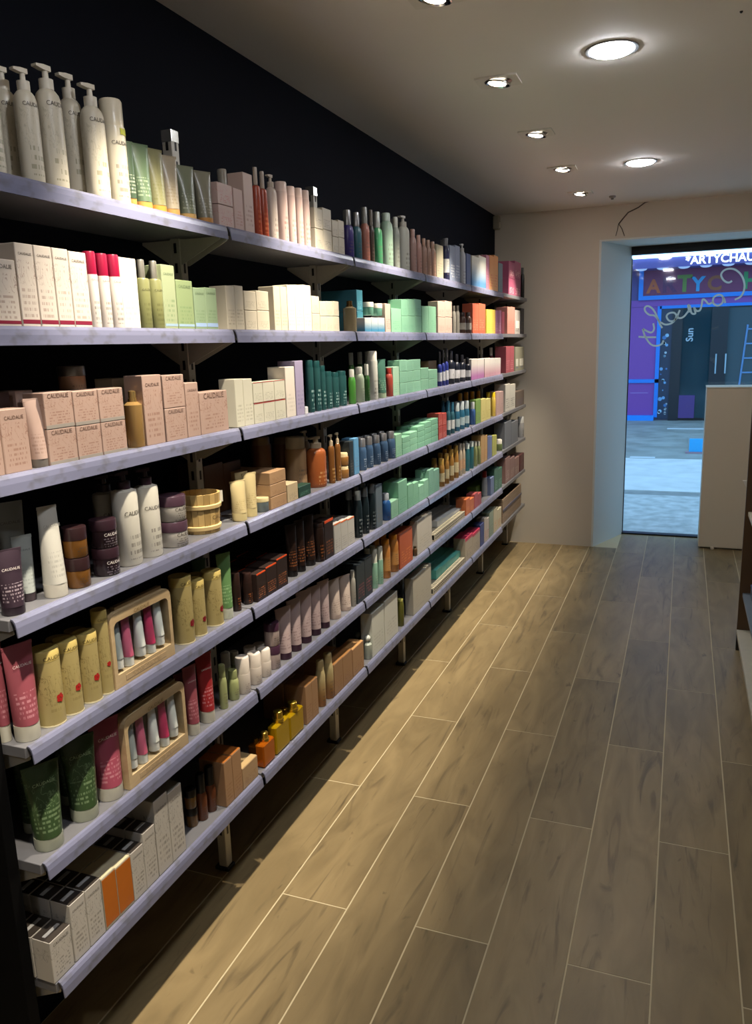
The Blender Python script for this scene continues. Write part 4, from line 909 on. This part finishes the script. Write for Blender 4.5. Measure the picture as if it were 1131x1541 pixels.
cl(4, 3, 'carton', 'mint carton slim upright', [(596, 605)], 653, col='#8cc8a0', d=0.04, **MG)
cl(4, 3, 'carton', 'mint carton stacked four high', B(606, 617, 628), [657, 650], stack=3, back=1, col='#80c09c', d=0.05, **MG)
cl(4, 3, 'carton', 'mint carton stacked right side', B(628.5, 639, 649, 659), [640, 634, 630], stack=4, back=1, col='#74b492', d=0.05, **MG)
cl(4, 4, 'carton', 'red orange carton', B(660, 666, 672), 621, stack=2, col='#b83c28', ink='#e8a894', d=0.06)
cl(4, 4, 'bottle', 'teal white bottle', [(673, 678), (679, 684)], [603, 605], col='#2c6474', cap='#2c5c74', cf=0.3, seg=12, label='#d0d4d4')
cl(4, 4, 'bottle', 'teal blue bottle', [(686, 692), (693, 699), (700, 706)], [606, 604, 603], col='#1f6484', cap='#a8b4b8', cf=0.3, cr=0.8, seg=12, label='#9cb4bc')
cl(4, 5, 'bottle', 'amber yellow topped bottle', [(690, 697), (699, 706), (708, 715), (717, 724)], [592, 590, 589, 588], inset=0.08, col='#8c5c14', cap='#d09018', cf=0.35, cr=0.7, seg=12)
cl(4, 5, 'bottle', 'blue white bottle', [(709, 715)], 605, col='#3864a4', cap='#c4c8c8', cf=0.3, seg=12)
cl(4, 5, 'carton', 'lime green slim carton', [(716, 723)], 601, col='#7ca43c', d=0.04)
cl(4, 5, 'carton', 'pale yellow carton', B(723.5, 731, 738), 600, col='#dccc6c', ink='#a89030', d=0.05)
cl(4, 5, 'bottle', 'yellow bottle', [(738, 745.5)], 590, iso=True, col='#d8b41c', cap='#e0c020', cf=0.2, cr=0.8, seg=12)
cl(4, 5, 'carton', 'dusty pink carton', B(746.5, 751, 757), 589, col='#b08c84', d=0.05)
cl(4, 6, 'carton', 'white tall carton', B(760, 767, 775), 578, col='#cfc8b8', ink='#56504c', st=0.8)
cl(4, 6, 'carton', 'brown pack by wall', [(776, 788)], 588, col='#6c5c50', ink='#3c3c70')

# ---------------------------------------------------------------- fifth shelf
PT = dict(col='#a24a58', cap='#c8c4b4', let=WH, ink='#d8a0a8', cf=0.17)
cl(5, 1, 'tube', 'rose pink tube', [(22, 63)], 970, iso=True, **PT)
cl(5, 1, 'tube', 'rose tube cut by frame', [(-3, 19)], 966, iso=True, inset=0.045, **PT)
cl(5, 1, 'canister', 'gold floral canister', [(66, 99), (98, 126), (127, 154), (153, 172)], [975, 962, 950, 917], fl='#a8201c', jitter=True)
cl(5, 1, 'canister', 'gold canister in back row', [(86, 114), (112, 138)], [960, 948], inset=0.065, fl='#8a6a2c')
cl(5, 1, 'gift', 'framed gift set pouch', [(175, 264)], 899, d=0.032)
cl(5, 1, 'canister', 'gold red flower canister', [(267, 294), (291, 312), (313, 337)], [866, 872, 858], fl='#7c1420', fz=0.3)
cl(5, 1, 'canister', 'gold canister half hidden', [(290, 312)], 864, inset=0.05, fl='#a83c2c')
cl(5, 1, 'tube', 'green tube white cap', [(335, 352)], 833, col='#5c8a4c', cap='#b8bcac', ink='#a8c898', cf=0.17)
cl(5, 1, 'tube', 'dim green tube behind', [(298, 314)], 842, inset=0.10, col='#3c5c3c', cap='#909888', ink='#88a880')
DB = dict(col='#2a1a14', ink='#b46a3c')
cl(5, 2, 'bottle', 'dark brown capped bottle', [(350, 364), (366, 381)], 862, iso=True, cap='#2c1c18', cf=0.3, cr=0.96, inset=0.01, **DB)
cl(5, 2, 'carton', 'black carton orange edge', B(388, 402, 418, 434), [861, 850, 838], back=2, band=('#c8481c', 0.955, 1.0), st=0.7, d=0.065, **DB)
cl(5, 2, 'tube', 'dark brown tube', [(437, 449), (449.5, 461), (461.5, 476)], [790, 783, 776], cap='#181210', cf=0.12, inset=0.008, **DB)
cl(5, 2, 'bottle', 'dark brown slim bottle', [(477, 489)], 787, cap='#241814', cf=0.12, cr=0.9, **DB)
cl(5, 2, 'carton', 'slim dark carton orange top', [(490, 503)], 782, band=('#c8481c', 0.94, 1.0), d=0.05, **DB)
cl(5, 2, 'carton', 'white carton orange edge', B(504, 514, 524, 534), [787, 783, 779], back=1, col='#b4b0a8', ink='#707070', band=('#c86a3c', 0.955, 1.0), d=0.075)
SB = dict(cap='#8c9498', cmetal=0.6, seg=14, cr=0.8, cf=0.2, ink='#a8b4b8')
cl(5, 3, 'bottle', 'black silver bottle', [(537, 546), (547, 556), (557, 566)], [738, 733, 728], col='#16242a', **SB)
cl(5, 3, 'carton', 'slate grey slim carton', [(567, 576)], 729, col='#5c6a74', d=0.04)
cl(5, 3, 'bottle', 'bright blue bottle', [(578, 588)], 742, col='#1f5ca0', cap='#a8b0b8', cf=0.25, seg=14)
cl(5, 3, 'carton', 'tall mint carton', [(600, 613)], 723, col='#7cc09a', d=0.07, **MG)
cl(5, 3, 'carton', 'low mint carton in front', [(589, 599.5)], 753, col='#90cca8', d=0.05, **MG)
cl(5, 3, 'carton', 'mint carton middle step', B(614, 622, 630), [728, 726], back=1, col='#78b894', d=0.06, **MG)
cl(5, 3, 'carton', 'mint carton low step', B(630.5, 638, 645), [730, 722], back=1, col='#80bc9c', d=0.06, **MG)
cl(5, 3, 'carton', 'mint carton tall right', B(645.5, 653, 661), 706, col='#74ac94', d=0.07, **MG)
cl(5, 4, 'bottle', 'amber bottle cream label', [(662, 669), (670, 676), (677, 683), (684, 690)], [690, 682, 676, 670], col='#b07c24', cap='#c8a050', cf=0.22, cr=0.78, seg=12, label='#d8c898')
cl(5, 4, 'jar', 'large amber jar behind', [(668, 684)], 683, inset=0.07, col='#8a6418', cap='#9a7428')
cl(5, 4, 'bottle', 'cream slim bottle', [(691, 695.5), (696, 700)], [668, 667], col='#b8a890', cap='#c4bcae', cf=0.2, seg=12, label='#c89c74')
cl(5, 4, 'bottle', 'teal white capped bottle', [(701, 706.5), (707, 712.5)], [667, 664], col='#28707c', cap='#c0ccc8', cf=0.2, cr=0.9, seg=12)
cl(5, 5, 'bottle', 'pale green bottle', [(713.5, 718), (718.5, 723)], 664, col='#98a464', cap='#c8c8b8', seg=12)
cl(5, 5, 'carton', 'orange cream carton', B(723.5, 728.5, 733), 655, col='#d0a054', ink='#c86020', d=0.06)
cl(5, 5, 'carton', 'violet blue slim carton', B(733.5, 737, 740), 656, col='#6c78a8', d=0.05)
cl(5, 5, 'carton', 'yellow green slim carton', B(740.5, 744, 747), 655, col='#a8a83c', d=0.05)
cl(5, 5, 'bottle', 'white jar bottle', [(747.5, 755.5)], 661, col='#5c6c3c', cap='#d0ccc0', cf=0.4, cr=0.9, seg=12)
cl(5, 6, 'carton', 'grey display pack', B(759, 769, 779), 634, col='#70747c', st=0.1)
cl(5, 6, 'bottle', 'white roll bottle by wall', [(781, 788)], 627, col='#a0a0a0', cap='#c8c8c4', cf=0.3, cr=0.9, seg=12)

# ---------------------------------------------------------------- sixth shelf
GT = dict(col='#37502a', cap='#a8ac98', let=(BRAND, '#9cb48c'), ink='#88a078', art=0.4, cf=0.15)
cl(6, 1, 'tube', 'dark green tube', [(60, 97), (114, 150)], [1150, 1110], **GT)
cl(6, 1, 'tube', 'dark green tube behind', [(42, 70), (98, 124)], [1142, 1112], inset=0.075, **GT)
cl(6, 1, 'tube', 'bright pink tube', [(153, 187)], 1084, **dict(PT, col='#b04860'))
cl(6, 1, 'gift', 'framed gift set pouch, lower', [(196, 284)], 1046, d=0.032)
cl(6, 1, 'tube', 'rose pink tube right of pouch', [(285, 302)], 1003, **PT)
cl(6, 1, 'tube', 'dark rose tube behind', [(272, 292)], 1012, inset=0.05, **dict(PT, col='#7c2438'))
cl(6, 1, 'tube', 'vivid red tube', [(305, 325)], 984, **dict(PT, col='#a81820'))
cl(6, 1, 'bottle', 'pale green mist bottle', [(331, 344), (344, 361)], [1000, 1008], iso=True, cf=0.28, cr=0.8, col='#a8b06c', cap='#9aa06c', inset=0.008, ctrans=0.3)
cl(6, 1, 'bottle', 'clear capped bottle behind', [(338, 350), (351, 362)], [982, 980], inset=0.05, cf=0.35, cr=0.95, col='#98a070', cap='#b8b8b0', ctrans=0.2)
DO = dict(col='#cfc2b4', cap='#d8cdc0', cf=0.45, cr=0.97, ink='#7c6c64')
cl(6, 2, 'bottle', 'white roll on deodorant', [(356, 378), (373, 395), (388, 409)], [988, 982, 976], iso=True, name='deodorant_stick', cat='deodorant', **DO)
cl(6, 2, 'bottle', 'white deodorant in back row', [(374, 387), (388, 401)], [973, 968], inset=0.045, name='deodorant_stick', cat='deodorant', **DO)
cl(6, 2, 'jar', 'white jar with plum lid', [(407, 423)], 935, stack=2, inset=0.0, col='#c0aaa4', cap='#42283a', lf=0.36)
LT = dict(wt=1.5, col='#c4aaa8', cap='#3e2434', ink='#6c5058', cf=0.13)
cl(6, 2, 'tube', 'pearl lilac tube', [(425, 440), (441, 455), (456, 470), (471, 484), (485, 497)], [914, 902, 889, 882, 874], **LT)
cl(6, 2, 'tube', 'wide pearl white tube', [(499, 514), (515, 529)], [872, 866], col='#cdb8aa', cap='#c0aca0', ink='#6c5850', cf=0.1)
cl(6, 2, 'bottle', 'grey white bottle at joint', [(530, 536)], 858, col='#a8a498', cap='#b0aca0', seg=12)
cl(6, 3, 'carton', 'charcoal blister pack', B(538, 550, 561), [848, 838], back=1, col='#2c3438', ink='#a85058', d=0.06)
cl(6, 3, 'bottle', 'mint white bottle', [(562, 569), (570, 577)], [826, 822], col='#8cc0a4', cap='#d4d4c4', cf=0.35, cr=0.9, seg=14)
cl(6, 3, 'bottle', 'orange sun bottle', [(578, 588), (589, 600)], [811, 804], col='#d0821c', cap='#d88c2c', cf=0.12, cr=0.80, seg=16, label='#d89438')
cl(6, 3, 'carton', 'orange tall carton', [(602, 621)], 798, col='#c85818', ink='#e08c4c', d=0.05)
cl(6, 3, 'carton', 'grey white flat carton', [(628, 650)], 777, col='#c8c0b0', st=0.2, d=0.035)
cl(6, 3, 'bottle', 'small brown figure bottle', [(623, 628)], 822, col='#5c4428', cap='#3c3020', seg=10)
cl(6, 4, 'carton', 'white blue sample carton', B(658, 666, 674, 682, 690, 698), [781, 777, 772, 768, 764], lift=0.035, inset=0.03, col='#eef2f0', ink='#7c98c8', d=0.07, back=1)
cl(6, 4, 'bottle', 'white bottle at back', [(668, 674)], 757, inset=0.13, col='#b8b4a4', cap='#c4c0b0', seg=12)
cl(6, 5, 'carton', 'orange carton', B(701, 707, 713), 750, col='#c8641c', ink='#e8a050', d=0.06)
cl(6, 5, 'carton', 'coral pink low carton', B(713.5, 719, 724), 742, col='#b84c4c', d=0.05)
cl(6, 5, 'carton', 'lime green flat carton', [(716, 731)], 728, inset=0.07, col='#6c9428', d=0.06)
cl(6, 5, 'bottle', 'white bottle red cap', [(727, 733)], 709, col='#b8bcc4', cap='#9c2c20', cf=0.25, cr=0.8, seg=12, inset=0.02)
cl(6, 5, 'carton', 'pale blue slim carton', [(738, 743)], 718, col='#6878a0', d=0.05)
cl(6, 5, 'carton', 'bottle green carton', B(743.5, 749, 755), 704, col='#3c6c54', ink='#a8c4b0', d=0.05)
cl(6, 6, 'carton', 'pinkish boxed pack', B(760, 767, 774, 781), 688, col='#987068', ink='#c8b8a4', d=0.06)
cl(6, 6, 'carton', 'maroon carton by wall', [(782, 788)], 683, col='#5c1c24')

# ---------------------------------------------------------------- bottom shelf
SV = dict(col='#c6c0b6', ink='#5c5852', art=0.5, let=(BRAND, '#54504c'), lid='#3a3430', stripe=True)
cl(7, 1, 'carton', 'silver carton low pair', [(82, 113)], 1405, back=2, d=0.045, **SV)
cl(7, 1, 'carton', 'silver carton', B(114, 137, 160), [1353, 1331], back=2, d=0.05, **SV)
cl(7, 1, 'carton', 'orange faced silver carton', B(160.5, 181, 203), [1315, 1297], back=1, d=0.06, col='#b0a890', ink='#8a8478', panel=None, band=('#b4600e', 0.06, 0.97), lid='#c8bc9c')
cl(7, 1, 'carton', 'white silver carton', B(203.5, 222, 240), [1277, 1247], back=2, d=0.05, **SV)
cl(7, 1, 'carton', 'large silver carton', B(240.5, 261, 281), [1199, 1186], d=0.09, **dict(SV, lid='#8a867c', stripe=False))
cl(7, 1, 'jar', 'amber jar black lid', [(280, 299)], 1186, iso=True, stack=2, inset=0.03, col='#8a5c0c', cap='#14100e', trans=0.3)
cl(7, 1, 'bottle', 'amber bottle black cap', [(297, 314), (310, 327)], [1164, 1153], iso=True, inset=0.02, col='#7c3c10', cap='#100e0e', trans=0.3, cf=0.4, cr=0.8)
WDB = dict(col='#a87c50', ink='#7c5432', d=0.08)
cl(7, 1, 'carton', 'tan wood look carton', B(341, 353, 366), [1144, 1131], lid='#a8642c', **WDB)
cl(7, 1, 'carton', 'short pale wood carton', [(366.5, 389)], 1147, lid='#b89c70', **dict(WDB, col='#b08c60'))
cl(7, 2, 'perfume', 'orange glass perfume bottle', [(398, 415)], 1102, d=0.03, col='#b86010', cap='#c8a850', trans=0.4)
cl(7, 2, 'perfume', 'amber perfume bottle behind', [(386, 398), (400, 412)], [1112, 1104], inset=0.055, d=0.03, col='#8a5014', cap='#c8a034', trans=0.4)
cl(7, 2, 'perfume', 'gold rectangular perfume bottle', [(417, 437), (438, 458)], [1070, 1056], d=0.03, col='#b89410', cap='#d0b048', trans=0.4)
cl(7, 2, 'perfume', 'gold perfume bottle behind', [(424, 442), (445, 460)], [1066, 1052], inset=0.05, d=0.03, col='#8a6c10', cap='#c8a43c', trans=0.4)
cl(7, 2, 'carton', 'tan carton beside gold bottles', B(462, 471, 480), [1030, 1022], back=1, lid='#8a6038', **WDB)
cl(7, 2, 'bottle', 'cream amber bottle', [(481, 491), (492, 503)], [994, 983], col='#c8b478', cap='#c4b080', cf=0.2, cr=0.8, grad='#b8740c', seg=14)
cl(7, 2, 'carton', 'brown kraft carton', B(504, 517, 531), [995, 983], back=2, lid='#9a6c40', **dict(WDB, col='#a07448', d=0.06))
cl(7, 2, 'carton', 'brown kraft carton end', [(531.5, 548)], 971, lid='#b88c5c', **dict(WDB, col='#a87c50', d=0.06))
cl(7, 3, 'ball', 'white bottle clear ball cap', [(547, 560)], 950, iso=True, col='#a8b0a4', cap='#c8ccc4')
cl(7, 3, 'ball', 'ball cap bottle behind', [(533, 545), (550, 562)], [949, 943], iso=True, inset=0.075, col='#98a094', cap='#c0c8c0')
cl(7, 3, 'carton', 'white gift bag', [(561, 579)], 916, col='#d4d6c8', st=0.2, d=0.05)
cl(7, 3, 'carton', 'tall white gift bag', [(580, 599)], 897, col='#dadacc', st=0.2, d=0.05)
cl(7, 3, 'bottle', 'olive green bottle', [(600.5, 608)], 901, col='#6c6c10', cap='#b8b460', cf=0.08, cr=0.8, seg=14)
cl(7, 3, 'carton', 'clear grey flat box', [(622, 649)], 859, col='#bcb6a4', st=0.15, d=0.04)
cl(7, 4, 'carton', 'turquoise sample carton', B(656, 664, 672, 680, 688, 696), [855, 849, 842, 836, 829], lift=0.035, inset=0.03, col='#5cdccc', ink='#9ce0d4', d=0.07, back=1)
cl(7, 4, 'carton', 'navy carton behind turquoise row', B(676, 688, 700), 792, inset=0.19, col='#1a2444', d=0.04)
cl(7, 5, 'carton', 'white pack pink top', B(700, 711, 722), [806, 799], col='#b8aa94', band=('#b83c58', 0.86, 1.0), d=0.07, lid='#b83c58')
cl(7, 5, 'carton', 'navy white carton', [(722.5, 728)], 788, col='#44508c', d=0.05)
cl(7, 5, 'carton', 'white red carton', B(728.5, 732, 735.5), 779, col='#c4b8ac', ink='#b02030', st=0.9, d=0.05)
cl(7, 5, 'carton', 'green white carton', [(736, 742)], 770, col='#90a088', d=0.05)
cl(7, 5, 'carton', 'cream orange carton', B(742.5, 748, 754), 765, col='#c8bc98', ink='#c07030', st=0.9, d=0.05)
for r_ in (6, 7):      # slotted white display trays under the sample cartons
    ya, yb = y_from_px(654 if r_ == 6 else 652, XFRONT, ZR[r_ - 1] + SHT), y_from_px(699, XFRONT, ZR[r_ - 1] + SHT)
    t = empty('display_tray', (XFRONT, (ya + yb) / 2, ZR[r_ - 1] + SHT + 0.0006)); L_ = (yb - ya) / 2
    tag(t, 'slotted cream tray holding %s cartons on the %s' % ('white blue sample' if r_ == 6 else 'turquoise sample', SHELF_N[r_ - 1]), 'tray')
    TM = mat('#b8b09a', 0.5)
    obj('tray_floor', slab(-0.19, 0, -L_, L_, 0, 0.004), TM, t); obj('tray_front', slab(-0.004, 0, -L_, L_, 0.004, 0.036), TM, t); obj('tray_back', slab(-0.19, -0.186, -L_, L_, 0.004, 0.033), TM, t)
    obj('tray_deck', slab(-0.186, -0.004, -L_, L_, 0.029, 0.0335), TM, t)
    so = obj('tray_slots', slabs([(0, 0.0006, -L_ + 0.012 + k * 0.024, -L_ + 0.024 + k * 0.024, z, z + 0.006) for k in range(int(2 * L_ / 0.024)) for z in (0.010, 0.023)] + [(-0.024, -0.008, -L_ + 0.012 + k * 0.024, -L_ + 0.024 + k * 0.024, 0.0335, 0.034) for k in range(int(2 * L_ / 0.024))]), mat('#3a352c', 0.6), t); so['kind'] = 'stuff'
for k, (r_, px) in enumerate(((7, 772),)):
    cr_ = empty('woven_drawer', (XFRONT - 0.1, 5.575, ZR[6] + SHT + 0.0006)); tag(cr_, 'tan woven storage drawer on the bottom shelf, farthest bay', 'drawer')
    KR = wood('#7c6650', '#98826a', (8, 8, 160), 0.7)
    obj('drawer_front', slab(0.088, 0.098, -0.33, 0.33, 0, 0.17, 0.002), KR, cr_); obj('drawer_back', slab(-0.098, -0.088, -0.33, 0.33, 0, 0.17, 0.002), KR, cr_)
    obj('drawer_side', slab(-0.088, 0.088, -0.33, -0.32, 0, 0.17), KR, cr_); obj('drawer_side', slab(-0.088, 0.088, 0.32, 0.33, 0, 0.17), KR, cr_); obj('drawer_rim', slab(0.098, 0.102, -0.33, 0.33, 0.085, 0.10), mat('#5c5864', 0.5), cr_)
print('PRODUCTS', len(used_labels), 'OBJECTS', len(bpy.data.objects))
long_ = [l for l in used_labels if len(l.split()) > 16]
if long_: print('LONG', long_[:5])
